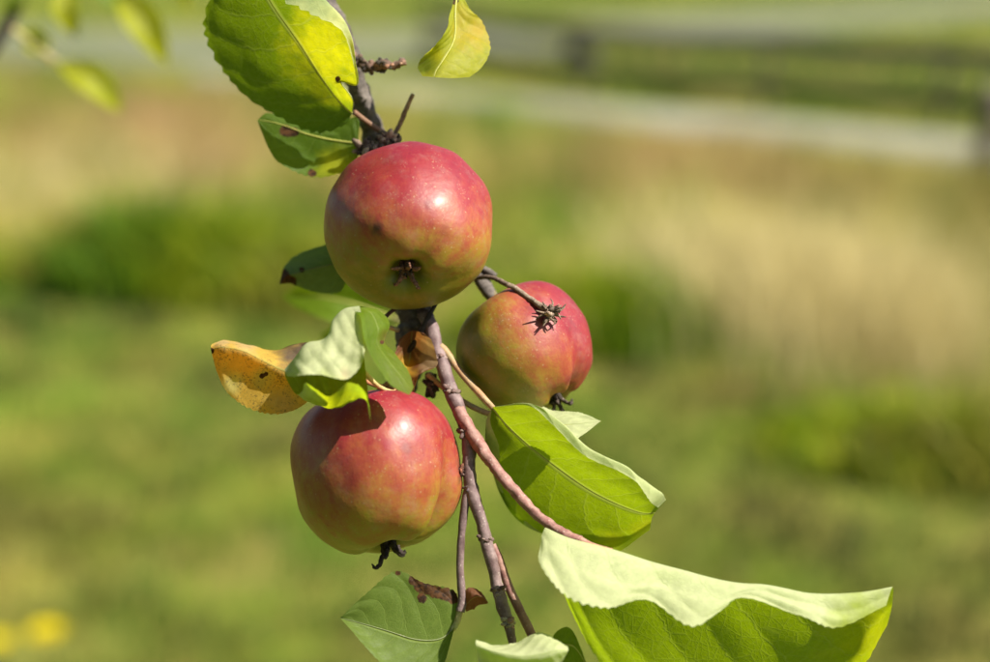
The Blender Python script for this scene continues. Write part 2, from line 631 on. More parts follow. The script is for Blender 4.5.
def near(xy, px, py, rx, ry):
    c = G(px, py)
    return np.exp(-((xy[:, 0] - c[0]) / rx) ** 2 - ((xy[:, 1] - c[1]) / ry) ** 2)


def mixc(a, b, t):
    t = np.clip(t, 0, 1)[:, None]
    return np.asarray(a)[None] * (1 - t) + np.asarray(b)[None] * t if np.ndim(a) == 1 else a * (1 - t) + np.asarray(b)[None] * t


GREEN = np.array([0.098, 0.205, 0.014])
DEEP = np.array([0.065, 0.145, 0.012])
TAN = np.array([0.56, 0.44, 0.145])
PINK = np.array([0.52, 0.29, 0.18])
YELG = np.array([0.36, 0.38, 0.035])
STRAW = np.array([0.40, 0.34, 0.075])

# lawn in front
xy = wedge(150000, 1.6, 7.0, 54)
s = side_of(xy, EDGE)
xy = xy[s < 0.25 * RNG.uniform(-1, 1, len(xy))]
n = len(xy)
p1, p2 = patch(xy, 11, 2.6), patch(xy, 23, 7.0)
c = mixc(GREEN, DEEP, 0.35 + 0.7 * p2)
c = mixc(c, STRAW, 0.20 + 0.85 * p1 + 0.35 * RNG.normal(size=n) + 0.25 * near(xy, 290, 560, 0.35, 0.4)
         + 0.3 * near(xy, 420, 330, 0.5, 0.4) - 0.5 * near(xy, 40, 330, 0.9, 0.8) - 0.25 * near(xy, 620, 480, 0.6, 0.5))
c = mixc(c, np.array([0.11, 0.10, 0.03]), 0.55 * (side_of(xy, EDGE) > -5) * (xy[:, 0] > 0.35) * (0.6 + 0.5 * p2))
p4 = patch(xy, 29, 4.6)
c = c * np.clip(0.86 + 0.8 * p4, 0.25, 1.8)[:, None]
blades('lawn_grass', xy, np.clip(RNG.uniform(0.025, 0.06, n) * (1 + 0.9 * p2), 0.012, 0.13), RNG.uniform(0.003, 0.006, n), c * RNG.uniform(0.75, 1.25, (n, 1)),
       0.7, 'short patchy green and straw coloured lawn grass')

# tall dry meadow grass
xy = wedge(135000, 3.4, 14.0, 54)
s = side_of(xy, EDGE)
sp = side_of(xy, PATH_B)
keep = (s > -0.15 * RNG.uniform(0, 1, len(xy))) & (sp < -0.25)
xy, s, sp = xy[keep], s[keep], sp[keep]
n = len(xy)
p1, p2, p3 = patch(xy, 31, 1.1), patch(xy, 41, 3.3), patch(xy, 51, 0.7)
c = mixc(TAN, YELG, 0.45 + 0.8 * p1)
c = mixc(c, GREEN, 0.2 + 0.9 * p2 + 0.9 * near(xy, 640, 330, 0.5, 0.7) + 0.1 * near(xy, 940, 330, 0.7, 0.8) + 0.7 * near(xy, 200, 265, 0.9, 0.6))
c = mixc(c, np.array([0.60, 0.50, 0.20]), 0.8 * near(xy, 800, 280, 0.55, 0.9) + 0.6 * near(xy, 930, 260, 0.5, 0.7) + 0.35 * p1 - 0.1)
c = c * np.clip(0.95 + 0.45 * patch(xy, 57, 2.4), 0.4, 1.6)[:, None]
c = mixc(c, PINK, 0.55 * p3 + 1.1 * near(xy, 210, 175, 0.9, 1.3) + 0.35 * near(xy, 610, 190, 0.7, 1.2) - 0.15)
hgt = np.clip(0.10 + 0.10 * s, 0.08, 0.34) * RNG.uniform(0.6, 1.25, n) * (1 + 0.5 * p2) * np.clip(0.25 + 0.3 * (-sp), 0.25, 1.0)
blades('meadow_grass', xy, hgt, RNG.uniform(0.003, 0.008, n), c * RNG.uniform(0.75, 1.25, (n, 1)), 0.45,
       'tall dry tan and green meadow grass between the lawn and the gravel path')

# wisps of tall straw on the right
cs = []
for (px, py, k, rx, ry) in ((760, 330, 900, 0.35, 0.5), (850, 345, 900, 0.3, 0.5), (930, 360, 700, 0.3, 0.4), (700, 290, 500, 0.4, 0.6), (60, 215, 700, 0.8, 0.8)):
    g_ = G(px, py)
    cs.append(np.stack([RNG.normal(g_[0], rx * 0.6, k), RNG.normal(g_[1], ry * 0.6, k)], 1))
xy = np.concatenate(cs)
n = len(xy)
blades('straw_grass', xy, RNG.uniform(0.22, 0.5, n), RNG.uniform(0.003, 0.007, n), np.array([0.66, 0.56, 0.27]) * RNG.uniform(0.7, 1.2, (n, 1)), 0.6,
       'pale straw stalks leaning out of the meadow grass')

# field beyond the path
xy = wedge(90000, 8.0, 40.0, 54)
xy = xy[(side_of(xy, PATH_A) > 0.1) & ((side_of(xy, ROAD_B) < -0.15) | (side_of(xy, ROAD_A) > 0.2))]
n = len(xy)
p1, p2 = patch(xy, 61, 0.35), patch(xy, 71, 1.5)
c = mixc(np.array([0.12, 0.20, 0.035]), YELG, 0.35 + 0.7 * p1)
c = mixc(c, DEEP, 0.25 + 0.7 * p2 + 0.6 * near(xy, 760, 92, 2.5, 1.2))
blades('field_grass', xy, RNG.uniform(0.06, 0.14, n), RNG.uniform(0.012, 0.03, n), c * RNG.uniform(0.8, 1.2, (n, 1)), 0.5,
       'bright green pasture grass beyond the gravel path')


# ------------------------------------------------------------------ weeds at the lawn edge
def weed(px, py, h, spread, nl, cols, label, seed, leaf=0.05):
    rg = np.random.default_rng(seed)
    g = G(px, py)
    t = thing('weed_clump', label, 'weeds', g, 'leafy weed clumps along the lawn edge')
    st, fo = MB(), MB()
    nb = int(nl * 0.9)
    for k in range(nb):
        a, r = rg.uniform(0, 2 * math.pi), spread * 2.1 * rg.uniform(0, 1) ** 0.75
        b = g + np.array([r * math.cos(a), r * math.sin(a) * 0.6, 0])
        hh = h * rg.uniform(0.25, 1.15) * (1 - 0.6 * (r / (2.1 * spread)))
        ln = np.array([rg.normal() * 0.35 + 0.3 * math.cos(a), rg.normal() * 0.35, 0]) * hh
        aa = rg.uniform(0, math.pi)
        sd = np.array([math.cos(aa), math.sin(aa), 0]) * leaf * rg.uniform(0.08, 0.2)
        u_ = np.array([0, 0, hh])
        fo.add([b - sd, b + sd, b + u_ * 0.6 + ln * 0.35 + sd, b + u_ * 0.6 + ln * 0.35 - sd, b + u_ + ln], [(0, 1, 2, 3), (3, 2, 4)],
               np.asarray(cols[rg.integers(len(cols))]) * rg.uniform(0.7, 1.3))
    ns = 12
    for k in range(ns):
        a, r = rg.uniform(0, 2 * math.pi), spread * math.sqrt(rg.uniform(0, 1))
        b = g + np.array([r * math.cos(a) * 0.9, r * math.sin(a) * 0.5, 0])
        hh = h * rg.uniform(0.5, 1.2) * (1 - 0.35 * r / spread)
        tip = b + np.array([r * 0.5 * math.cos(a), r * 0.35 * math.sin(a), hh])
        mid = (b + tip) / 2 + np.array([rg.normal() * 0.02, rg.normal() * 0.02, 0])
        st.tube([(*b, 0.004), (*mid, 0.003), (*tip, 0.0015)], (0.12, 0.14, 0.04), 5, 0.05, 0.0)
        for j in range(nl // ns // 4):
            f = rg.uniform(0.12, 1.0)
            c0 = b + (tip - b) * f + rg.normal(size=3) * 0.012
            aa, el = rg.uniform(0, 2 * math.pi), rg.uniform(-0.3, 0.9)
            d = np.array([math.cos(aa) * math.cos(el), math.sin(aa) * math.cos(el), math.sin(el)])
            ll = leaf * rg.uniform(0.6, 1.3)
            sd = np.cross(d, [0, 0, 1.0])
            sd /= np.linalg.norm(sd)
            n_ = np.cross(sd, d)
            q = [c0, c0 + d * ll * 0.45 + sd * ll * 0.2 + n_ * ll * 0.08, c0 + d * ll, c0 + d * ll * 0.45 - sd * ll * 0.2 + n_ * ll * 0.08]
            fo.add(q, [(0, 1, 2), (0, 2, 3)], np.asarray(cols[rg.integers(len(cols))]) * rg.uniform(0.7, 1.3))
    st.build('stem_tangle', M_WEED, t, world=True)['kind'] = 'stuff'
    o = fo.build('foliage', M_WEED, t, world=True, smooth=False)
    o['kind'] = 'stuff'


BRIGHT = [(0.27, 0.36, 0.012), (0.20, 0.31, 0.012), (0.36, 0.38, 0.02)]
DARKG = [(0.09, 0.19, 0.010), (0.12, 0.23, 0.010), (0.20, 0.30, 0.014)]
OLIVE = [(0.26, 0.27, 0.03), (0.34, 0.31, 0.05), (0.20, 0.24, 0.02)]
for k, (px, py, h, sp_, nl, cols, lab) in enumerate((
        (165, 292, 0.52, 0.22, 1500, DARKG, 'tallest dark green weed clump in front of the reddish dry grass'),
        (240, 298, 0.46, 0.22, 1500, BRIGHT, 'bright green weed clump beside the tallest dark one'),
        (318, 306, 0.34, 0.20, 1100, OLIVE, 'olive weed clump behind the yellow curled apple leaf'),
        (118, 280, 0.44, 0.20, 900, OLIVE, 'olive weed clump between the tallest dark clump and the low bright patch'),
        (20, 274, 0.12, 0.30, 700, BRIGHT, 'low spreading bright weed patch beyond the yellow flowers'),
        (598, 346, 0.38, 0.17, 1300, BRIGHT, 'bright green weed clump between a dark clump and the one behind the small apple'),
        (640, 352, 0.30, 0.13, 1000, DARKG, 'dark green weed clump beside the bright one near the small apple'),
        (548, 342, 0.30, 0.17, 900, BRIGHT, 'bright green weed clump just behind the small apple'),
        (905, 458, 0.22, 0.20, 900, BRIGHT, 'yellowish green weed clump beside an olive one, below the pale straw stalks'),
        (975, 472, 0.26, 0.20, 900, OLIVE, 'olive weed clump beside a yellowish one, below the pale straw stalks'),
        (990, 205, 0.26, 0.20, 600, OLIVE, 'olive weeds growing round the thick wooden post'),
        (830, 432, 0.08, 0.18, 500, DARKG, 'low dark weed patch in front of the tall dry grass'))):
    weed(px, py, h, sp_, nl, cols, lab, 100 + k)


# yellow flowers in the lawn
def flower(px, py, hpx, r, label, seed):
    rg = np.random.default_rng(seed)
    g = G(px, py)
    t = thing('yellow_flower', label, 'flower', g, 'yellow flowers in the lawn')
    top = g + np.array([0.01, -0.01, hpx])
    st = MB()
    st.tube([(*g, 0.0022), (*((g + top) / 2 + np.array([0.006, 0, 0])), 0.002), (*top, 0.002)], (0.12, 0.17, 0.03), 6, 0.02, 0.0)
    st.build('stem', M_WEED, t, world=True)
    pe = MB()
    for ring, (n_, rr, lift) in enumerate(((22, r, 0.25), (18, r * 0.75, 0.6), (12, r * 0.45, 1.1))):
        for k in range(n_):
            a = (k + 0.5 * ring + rg.uniform(-0.2, 0.2)) / n_ * 2 * math.pi
            d = np.array([math.cos(a), math.sin(a), lift * rg.uniform(0.7, 1.2)])
            d /= np.linalg.norm(d)
            sd = np.array([-math.sin(a), math.cos(a), 0]) * rr * 0.10
            pe.add([top - sd * 0.4, top + sd * 0.4, top + d * rr * 0.7 + sd, top + d * rr, top + d * rr * 0.7 - sd],
                   [(0, 1, 2, 4), (4, 2, 3)], np.array([0.74, 0.60, 0.002]) * rg.uniform(0.85, 1.1))
    pe.build('petal_head', M_PETAL, t, world=True, smooth=False)


flower(50, 694, 0.14, 0.042, 'taller, larger yellow dandelion-like flower in the lawn', 5)
flower(2, 694, 0.12, 0.034, 'smaller, shorter yellow flower beside the taller flower in the lawn', 6)

# ------------------------------------------------------------------ fence beyond the path
fl = [G(430, 62), G(585, 92), G(765, 108), G(940, 124), G(1130, 141)]
ft = thing('rail_fence', 'dark weathered two-rail wooden fence standing beyond the gravel path', 'fence', fl[2])
for k, q in enumerate(fl):
    b = MB()
    b.tube([(q[0], q[1], -0.1, 0.028), (q[0], q[1], 0.3, 0.027), (q[0] + 0.01, q[1], 0.54, 0.026)], (0.13, 0.115, 0.09), 8, 0.1, 0.08, k, nscale=6)
    b.build('post', M_WOOD, ft, world=True)
for k in range(len(fl) - 1):
    for hz in (0.20, 0.50):
        a, b_ = fl[k], fl[k + 1]
        d = (b_ - a) * 0.015
        b = MB()
        b.tube([(a[0] - d[0], a[1] - 0.095, hz, 0.075), ((a[0] + b_[0]) / 2, (a[1] + b_[1]) / 2 - 0.095, hz - 0.015, 0.075), (b_[0] + d[0], b_[1] - 0.095, hz + 0.01, 0.072)],
               (0.035, 0.033, 0.03), 8, 0.2, 0.08, 20 + k, nscale=4)
        b.build('rail', M_WOOD, ft, world=True)
q = G(985, 186)
gp = thing('gate_post', 'thick dark wooden post standing at the near side of the gravel path', 'post', q)
b = MB()
b.tube([(q[0], q[1], -0.1, 0.075), (q[0], q[1], 0.3, 0.072), (q[0], q[1], 0.54, 0.07)], (0.12, 0.10, 0.08), 12, 0.06, 0.06, 9, nscale=5)
b.build('shaft', M_WOOD, gp, world=True)
b = MB()
b.tube([(q[0], q[1], 0.54, 0.07), (q[0], q[1], 0.57, 0.05), (q[0], q[1], 0.58, 0.01)], (0.16, 0.14, 0.11), 12, 0.02, 0.04, 9, nscale=5)
b.build('cap', M_WOOD, gp, world=True)
q = G(580, 62)
bt = thing('field_stump', 'small dark bush stump standing in the pasture behind the fence', 'stump', q)
b = MB()
b.tube([(q[0], q[1], -0.05, 0.2), (q[0], q[1], 0.12, 0.14), (q[0] + .02, q[1], 0.3, 0.12)], (0.07, 0.07, 0.05), 10, 0.06, 0.25, 3, nscale=7)
b.build('trunk', M_WOOD, bt, world=True)

# ------------------------------------------------------------------ apples
Z3 = np.array([0, 0, 1.0])


def pxvec(v):
    """(right, up, toward viewer) -> px space (y down)"""
    return np.array([v[0], -v[1], v[2]], float)


PROFILE = [(0.0, 0.62), (0.06, 0.64), (0.15, 0.74), (0.28, 0.86), (0.46, 0.91), (0.69, 0.79), (0.88, 0.55), (0.98, 0.24),
           (0.995, -0.08), (0.935, -0.41), (0.80, -0.67), (0.62, -0.835), (0.45, -0.915), (0.32, -0.93), (0.21, -0.88), (0.12, -0.78), (0.05, -0.73), (0.0, -0.72)]


def unit(v):
    v = np.asarray(v, float)
    return v / np.linalg.norm(v)


def apple(c, R, H, axis, blush_dir, blush0, blush_k, label, seed, stalk, sepal_col, scabs=(), ribs=0.03, groove=None, taper=0.0, calyx_spread=1.0):
    """c px centre, R equatorial px radius, H polar scale, axis stem->calyx as (right, up, toward)"""
    rg = np.random.default_rng(seed)
    ax = -unit(pxvec(axis))                       # local +z = stem end
    x = unit(np.cross(ax, [0.12, 0.2, 0.97]))
    y = np.cross(ax, x)
    c = np.asarray(c, float)
    t = thing('apple', label, 'apple', P(c + ax * R * 0.6), 'apples hanging on the branch')
    nr, nc = 110, 128
    tt = np.linspace(0, len(PROFILE) - 1, nr)
    pr = cr(np.array(PROFILE), tt)
    r, z = np.maximum(pr[:, 0], 0), pr[:, 1]
    ph = np.arange(nc) / nc * 2 * math.pi
    low = np.clip((-z - 0.1) / 0.8, 0, 1)[:, None]
    rr = r[:, None] * (1 + ribs * low * np.cos(5 * ph + seed)[None] + 0.4 * ribs * np.cos(2 * ph + seed * 2)[None])
    rr = rr * (1 - taper * np.clip(-z, -0.2, 1)[:, None])
    zz = (z[:, None] + ribs * 0.9 * low * np.cos(5 * ph + seed)[None]) * H
    loc = np.stack([rr * np.cos(ph)[None], rr * np.sin(ph)[None], zz], -1)
    d = loc / (np.linalg.norm(loc, axis=-1, keepdims=True) + 1e-6)
    loc = loc * (1 + 0.028 * fbm(d * 1.9 + seed, seed, 2))[..., None]
    world_px = c + R * (loc[..., :1] * x + loc[..., 1:2] * y + loc[..., 2:] * ax)
    if groove is not None:                        # a crease between two lobes
        gd, gw, gdep = unit(pxvec(groove[0])), groove[1], groove[2]
        dp = world_px - c
        dirn = dp / np.linalg.norm(dp, axis=-1, keepdims=True)
        flat = dirn - (dirn @ ax)[..., None] * ax
        flat /= np.linalg.norm(flat, axis=-1, keepdims=True) + 1e-6
        gf = gd - (gd @ ax) * ax
        gf /= np.linalg.norm(gf)
        ang = np.arccos(np.clip(flat @ gf, -1, 1))
        wgt = np.exp(-(ang / gw) ** 2) * np.clip(0.35 - (dirn @ ax), 0, 1)
        world_px = c + dp * (1 - gdep * wgt)[..., None]
    V = world_px.reshape(-1, 3)
    dd = (V - c) / R
    bd = unit(pxvec(blush_dir))
    blush = blush0 + blush_k * (dd @ bd)
    # the pits stay green / russet
    pit = np.exp(-((r[:, None] - 0.0) / 0.20) ** 2) * np.ones(nc)[None]
    blush = blush - 0.5 * (pit * (z[:, None] < 0)).ravel()
    scab = 0.75 * (np.exp(-((r[:, None]) / 0.075) ** 2) * np.ones(nc)[None]).ravel()
    for (sx, sy, sr) in scabs:
        m = (V[:, 2] > c[2] - 0.45 * R)
        dist = np.hypot(V[:, 0] - sx, (V[:, 1] - sy) * 0.8)
        scab = np.maximum(scab, m * np.clip(1.25 - dist / sr + 0.5 * fbm(V * 0.25, seed + 3), 0, 1))
    mer = np.stack([np.cos(ph)[None] * np.ones(nr)[:, None], np.sin(ph)[None] * np.ones(nr)[:, None], 0.22 * z[:, None] * np.ones(nc)[None]], -1).reshape(-1, 3)
    body = mesh_obj('fruit', P(V), grid_faces(nr, nc, True), M_APPLE, t, True, {'blush': blush, 'scab': np.clip(scab, 0, 1), 'mer': mer})
    # calyx: five dried sepals round a tuft of dry stamens
    cal = c - ax * R * 0.73 * H
    for k in range(5):
        a = (k + rg.uniform(-0.2, 0.2)) / 5 * 2 * math.pi
        o = math.cos(a) * x + math.sin(a) * y
        tw = rg.uniform(0.7, 1.3)
        L = R * 0.19 * tw * calyx_spread
        p0 = cal + o * R * 0.06
        p1 = cal + o * R * 0.07 - ax * L * 0.6
        p2 = cal + o * R * (0.10 + 0.06 * tw) - ax * L * 1.0
        p3 = cal + o * R * (0.14 + 0.07 * tw) - ax * L * rg.uniform(0.8, 1.25) + rg.normal(size=3) * R * 0.012
        b = MB()
        b.tube([(*p0, R * 0.040), (*p1, R * 0.034), (*p2, R * 0.024), (*p3, R * 0.012)], np.array(sepal_col) * rg.uniform(0.6, 1.3), 8, 1.2, 0.55, seed + k, np.array(sepal_col) * 0.35, 0.35)
        b.build('sepal', M_DRY, t)
    b = MB()
    for k in range(14):
        a = rg.uniform(0, 2 * math.pi)
        o = (math.cos(a) * x + math.sin(a) * y) * R * 0.07 * rg.uniform(0.1, 1)
        b.tube([(*(cal + o), R * 0.014), (*(cal + o * 1.2 - ax * R * 0.10), R * 0.01), (*(cal + o * 1.6 - ax * R * rg.uniform(0.10, 0.2)), R * 0.012)],
               (0.06, 0.04, 0.03), 5, 2, 0.1, k)
    for k in range(16):
        o = rg.normal(size=3)
        o = o - (o @ ax) * ax
        b.blob(cal + o * R * 0.045 * calyx_spread - ax * R * rg.uniform(0.0, 0.14) * calyx_spread, (R * 0.022, R * 0.018, R * 0.034),
               np.array(sepal_col) * rg.uniform(0.3, 0.9), rg.normal(size=3), k, 0.5)
    b.build('stamen_tuft', M_DRY, t)
    # stalk
    s0 = c + ax * R * 0.62 * H
    b = MB()
    pts = [(*(s0 - ax * 3), R * 0.035)] + [tuple(q) for q in stalk]
    b.tube(pts, (0.16, 0.10, 0.05), 9, 3, 0.08, seed, (0.20, 0.19, 0.06))
    b.build('stalk', M_TWIG, t)
    return t


def ppt(c, R, H, axis, f=0.62):
    return c


apple((409, 225.5, 0), 83.5, 0.93, (-0.03, -0.62, 0.66), (0.10, 0.95, 0.05), 0.48, 0.52,
      'large red-topped apple hanging uppermost, its dried calyx facing out', 3,
      [(409, 160, -62, 2.6), (402, 146, -62, 2.6), (392, 145, -55, 3.2)], (0.30, 0.14, 0.09),
      scabs=((377, 229, 6), (447, 203, 2.2)), ribs=0.018)
apple((376, 471, 8), 86, 0.97, (0.16, -0.98, 0.12), (0.06, 0.95, 0.05), 0.54, 0.40,
      'large red apple hanging lowest, half shaded by a curled leaf', 8,
      [(368, 402, 2, 2.8), (380, 390, -10, 2.8), (402, 372, -26, 3.2)], (0.05, 0.035, 0.03),
      scabs=((461, 466, 6), (462, 478, 5)), ribs=0.014, groove=((0.80, -0.5, 0.42), 0.15, 0.24), calyx_spread=1.7)
apple((525, 350, -34), 68, 0.94, (0.50, -0.76, 0.15), (0.72, 0.55, 0.05), 0.38, 0.60,
      'smaller red and green apple hanging behind, a dry twig across its face', 14,
      [(498, 302, -52, 2.4), (493, 292, -56, 2.6), (487, 286, -58, 3.0)], (0.07, 0.05, 0.04),
      scabs=((546, 354, 1.8), (570, 328, 1.5)), ribs=0.03, groove=((0.75, -0.2, 0.5), 0.2, 0.09), taper=0.05, calyx_spread=1.8)

# ------------------------------------------------------------------ the branch
BR = thing('apple_branch', 'grey-brown apple branch hanging down with leaves and forked pinkish twigs', 'branch', P(np.array([318, -8, -60.0])))
BARK, BARK2 = np.array([0.048, 0.039, 0.035]), np.array([0.125, 0.105, 0.095])
YG, YG2 = np.array([0.105, 0.062, 0.066]), np.array([0.21, 0.150, 0.152])
PK, PK2 = np.array([0.20, 0.085, 0.08]), np.array([0.30, 0.17, 0.145])
PALE, PALE2 = np.array([0.50, 0.40, 0.25]), np.array([0.42, 0.26, 0.17])


def part(name, pts, col, col2, mat=None, sides=14, rough=0.10, seed=1, ns=0.09, parent=None, d0=D0):
    b = MB()
    b.tube(pts, col, sides, 2.5, rough, seed, col2, ns)
    return b.build(name, mat or M_TWIG, parent or BR, d0)


part('main_stem', [(150, -420, -160, 30), (235, -220, -100, 24), (290, -70, -60, 18), (322, 0, -62, 12.5), (344, 40, -66, 11), (357, 85, -72, 10.5),
                   (372, 130, -80, 11.5), (388, 190, -92, 14), (402, 255, -80, 16), (414, 315, -50, 16.5), (411, 352, -42, 15), (404, 385, -60, 12), (398, 420, -80, 9)],
     BARK, BARK2, M_BARK, 24, 0.26, 4)
part('twig', [(420, 312, -42, 7.74), (429, 322, -22, 7.40), (438, 352, -8, 7.05), (450, 388, 4, 7.05), (460, 412, 10, 7.40), (468, 436, 14, 7.05), (469, 470, 18, 6.54),
              (472, 492, 20, 6.45), (482, 525, 24, 6.02), (491, 560, 28, 6.19), (500, 598, 32, 6.19), (510, 632, 36, 5.16), (514, 652, 38, 3.27)], YG, YG2, None, 18, 0.20, 6)
part('twig', [(458, 408, 12, 6), (471, 432, 20, 7.0), (488, 458, 28, 6.2), (510, 486, 36, 5.6), (534, 512, 44, 5.2), (556, 529, 54, 5.0), (580, 541, 64, 4.6)],
     PK, PK2, None, 16, 0.18, 7, 0.16)
part('twig', [(471, 478, 18, 5), (466, 500, 20, 4.6), (462, 530, 20, 4.0), (460, 565, 20, 4.0), (462, 598, 20, 4.4), (460, 612, 20, 4.6)], YG * 0.9, YG2, None, 12, 0.10, 8)
part('twig', [(492, 545, 22, 4.4), (499, 560, 22, 4.6), (510, 590, 22, 4.6), (522, 615, 22, 4.8), (533, 638, 26, 4.6), (540, 660, 30, 4)], PK * 0.8 + YG * 0.1, PK2, None, 12, 0.07, 9)
part('twig', [(420, 285, -74, 8), (450, 272, -72, 7.5), (474, 270, -66, 7.0), (484, 284, -60, 7.2), (493, 298, -58, 6.5)], BARK * 1.3, BARK2 * 1.5, M_BARK, 12, 0.22, 10)
part('twig_stub', [(472, 266, -62, 3.5), (486, 270, -56, 3.2), (496, 276, -54, 2.6)], BARK, BARK2, M_BARK, 8, 0.2, 11)
part('twig', [(348, 52, -62, 5.0), (357, 60, -54, 4.4), (366, 66, -48, 4.8), (376, 68, -42, 4.2), (384, 63, -38, 4.6), (392, 66, -34, 3.6), (405, 61, -30, 3.0)], BARK * 0.7, np.array([0.24, 0.13, 0.09]), M_BARK, 10, 0.40, 12, 0.22)
part('dry_stalk', [(390, 142, -52, 2.6), (399, 126, -46, 2.4), (405, 112, -42, 2.6), (413, 94, -38, 2.2)], np.array([0.17, 0.11, 0.08]), np.array([0.27, 0.18, 0.13]), M_BARK, 8, 0.25, 13, 0.5)
part('dry_stalk', [(508, 285, -3, 2.6), (515, 288, 1, 2.6), (526, 296, 10, 2.7), (538, 304, 20, 3.1), (548, 311, 27, 3.6)], np.array([0.13, 0.09, 0.065]), np.array([0.26, 0.20, 0.15]), M_BARK, 9, 0.25, 14, 0.5)
part('dry_stalk', [(509, 285, -2, 2.6), (486, 277, -38, 2.4), (455, 285, -66, 2.8), (418, 300, -60, 4)], np.array([0.10, 0.07, 0.05]), np.array([0.18, 0.13, 0.10]), M_BARK, 8, 0.2, 15, 0.5)
part('dry_stalk', [(384, 318, -20, 2.4), (392, 311, -26, 2.2), (402, 303, -36, 2.6)], PK * 0.5, PK * 0.6, None, 7, 0.1, 16)
part('dry_stalk', [(437, 302, -22, 2.0), (428, 318, -16, 2.6), (418, 338, -14, 3.0), (408, 352, -22, 3.5)], BARK * 0.45, BARK * 0.7, M_BARK, 8, 0.2, 17)


def cluster(cx, cy, cz, rx, ry, n, size, seed, cols, name='bud_cluster'):
    rg = np.random.default_rng(seed)
    b = MB()
    for k in range(n):
        d = unit(rg.normal(size=3))
        c = np.array([cx, cy, cz]) + d * np.array([rx, ry, min(rx, ry)]) * rg.uniform(0.3, 1.0)
        s = size * rg.uniform(0.6, 1.4)
        b.blob(c, (s * 0.75, s * 0.55, s * 1.15), np.array(cols[rg.integers(len(cols))]) * rg.uniform(0.6, 1.4), d + rg.normal(size=3) * 0.5, seed + k, 0.35)
    b.build(name, M_DRY, BR)


DRYC = [(0.15, 0.105, 0.08), (0.27, 0.19, 0.145), (0.07, 0.05, 0.04), (0.36, 0.27, 0.20)]
cluster(368, 149, -34, 15, 10, 46, 4.6, 31, DRYC)
cluster(388, 138, -34, 13, 8, 40, 4.2, 32, DRYC)
cluster(360, 61, -50, 5, 6, 12, 4.2, 33, [(0.04, 0.03, 0.028), (0.09, 0.06, 0.045)])
cluster(371, 67, -44, 6, 4, 12, 3.8, 41, [(0.04, 0.03, 0.028), (0.12, 0.07, 0.05)])
cluster(383, 65, -38, 5, 6, 14, 3.8, 34, [(0.05, 0.04, 0.03), (0.22, 0.11, 0.07)])
cluster(394, 65, -34, 5, 3, 10, 3.2, 42, [(0.05, 0.04, 0.03), (0.20, 0.10, 0.06)])
cluster(402, 62, -31, 4, 3, 10, 2.8, 35, [(0.26, 0.16, 0.11), (0.08, 0.05, 0.04)])
cluster(432, 385, -24, 9, 10, 22, 4.0, 36, [(0.04, 0.035, 0.03), (0.10, 0.08, 0.06)])
cluster(470, 488, 22, 4, 6, 8, 3.2, 37, [(0.14, 0.10, 0.12), (0.20, 0.15, 0.15)])
cluster(508, 622, 38, 5, 10, 9, 4.6, 38, [(0.40, 0.24, 0.20), (0.45, 0.38, 0.28)])
cluster(461, 469, 24, 2.5, 7, 12, 2.6, 43, [(0.16, 0.06, 0.035), (0.07, 0.03, 0.025)])
cluster(571, 440, 2, 4, 5, 9, 4.0, 39, [(0.10, 0.05, 0.03), (0.20, 0.12, 0.05)])
cluster(498, 594, 34, 3, 5, 5, 4.0, 40, [(0.34, 0.26, 0.25), (0.40, 0.33, 0.28)])


def node(cx, cy, cz, rad, d, seed, cols=((0.12, 0.075, 0.07), (0.20, 0.14, 0.12))):
    """a swollen node: leaf-scar ring with a small pointed bud"""
    rg = np.random.default_rng(seed)
    b = MB()
    for k in range(9):
        a = k / 9 * 2 * math.pi
        b.blob((cx + math.cos(a) * rad * 0.75, cy + rg.normal() * 0.8, cz + math.sin(a) * rad * 0.75), (rad * 0.42, rad * 0.32, rad * 0.42),
               np.array(cols[k % 2]) * rg.uniform(0.7, 1.3), None, seed + k, 0.4)
    dv = unit(pxvec(d))
    for k in range(3):
        b.blob(np.array([cx, cy, cz]) + dv * rad * (0.75 + 0.22 * k), (rad * (0.46 - 0.06 * k), rad * (0.36 - 0.05 * k), rad * 0.46), np.array(cols[0]) * rg.uniform(0.7, 1.4), dv, seed + 20 + k, 0.25)
    b.build('bud', M_DRY, BR)


node(440, 357, -7, 8.2, (0.7, -0.7, 0.3), 61)
node(452, 392, 5, 8.2, (-0.6, 0.5, 0.5), 62)
node(466, 430, 15, 8.6, (-0.4, -0.6, 0.7), 63)
node(486, 540, 25, 7.0, (-0.8, 0.4, 0.4), 64)
node(498, 590, 31, 7.2, (0.6, 0.3, 0.7), 65)


# dried flower head on the apple's face
def dry_head():
    rg = np.random.default_rng(4)
    b = MB()
    c = np.array([550, 314, 29.0])
    for k in range(16):
        b.blob(c + rg.normal(size=3) * 3.2, (3.0, 2.2, 4.0), np.array(DRYC[rg.integers(4)]) * 1.3, rg.normal(size=3), k, 0.4)
    for k in range(26):
        a = rg.uniform(0, 2 * math.pi)
        d = unit([math.cos(a), math.sin(a), rg.uniform(-0.1, 0.9)])
        L = rg.uniform(7, 19)
        e = unit(d + rg.normal(size=3) * 0.9)
        b.tube([(*c, 1.3), (*(c + d * L * 0.6), 1.1), (*(c + d * L * 0.6 + e * L * 0.45), 0.5)], np.array([0.17, 0.12, 0.085]) * rg.uniform(0.5, 1.4), 6, 2, 0.2, k)
    b.build('dry_flower_head', M_DRY, BR)


dry_head()

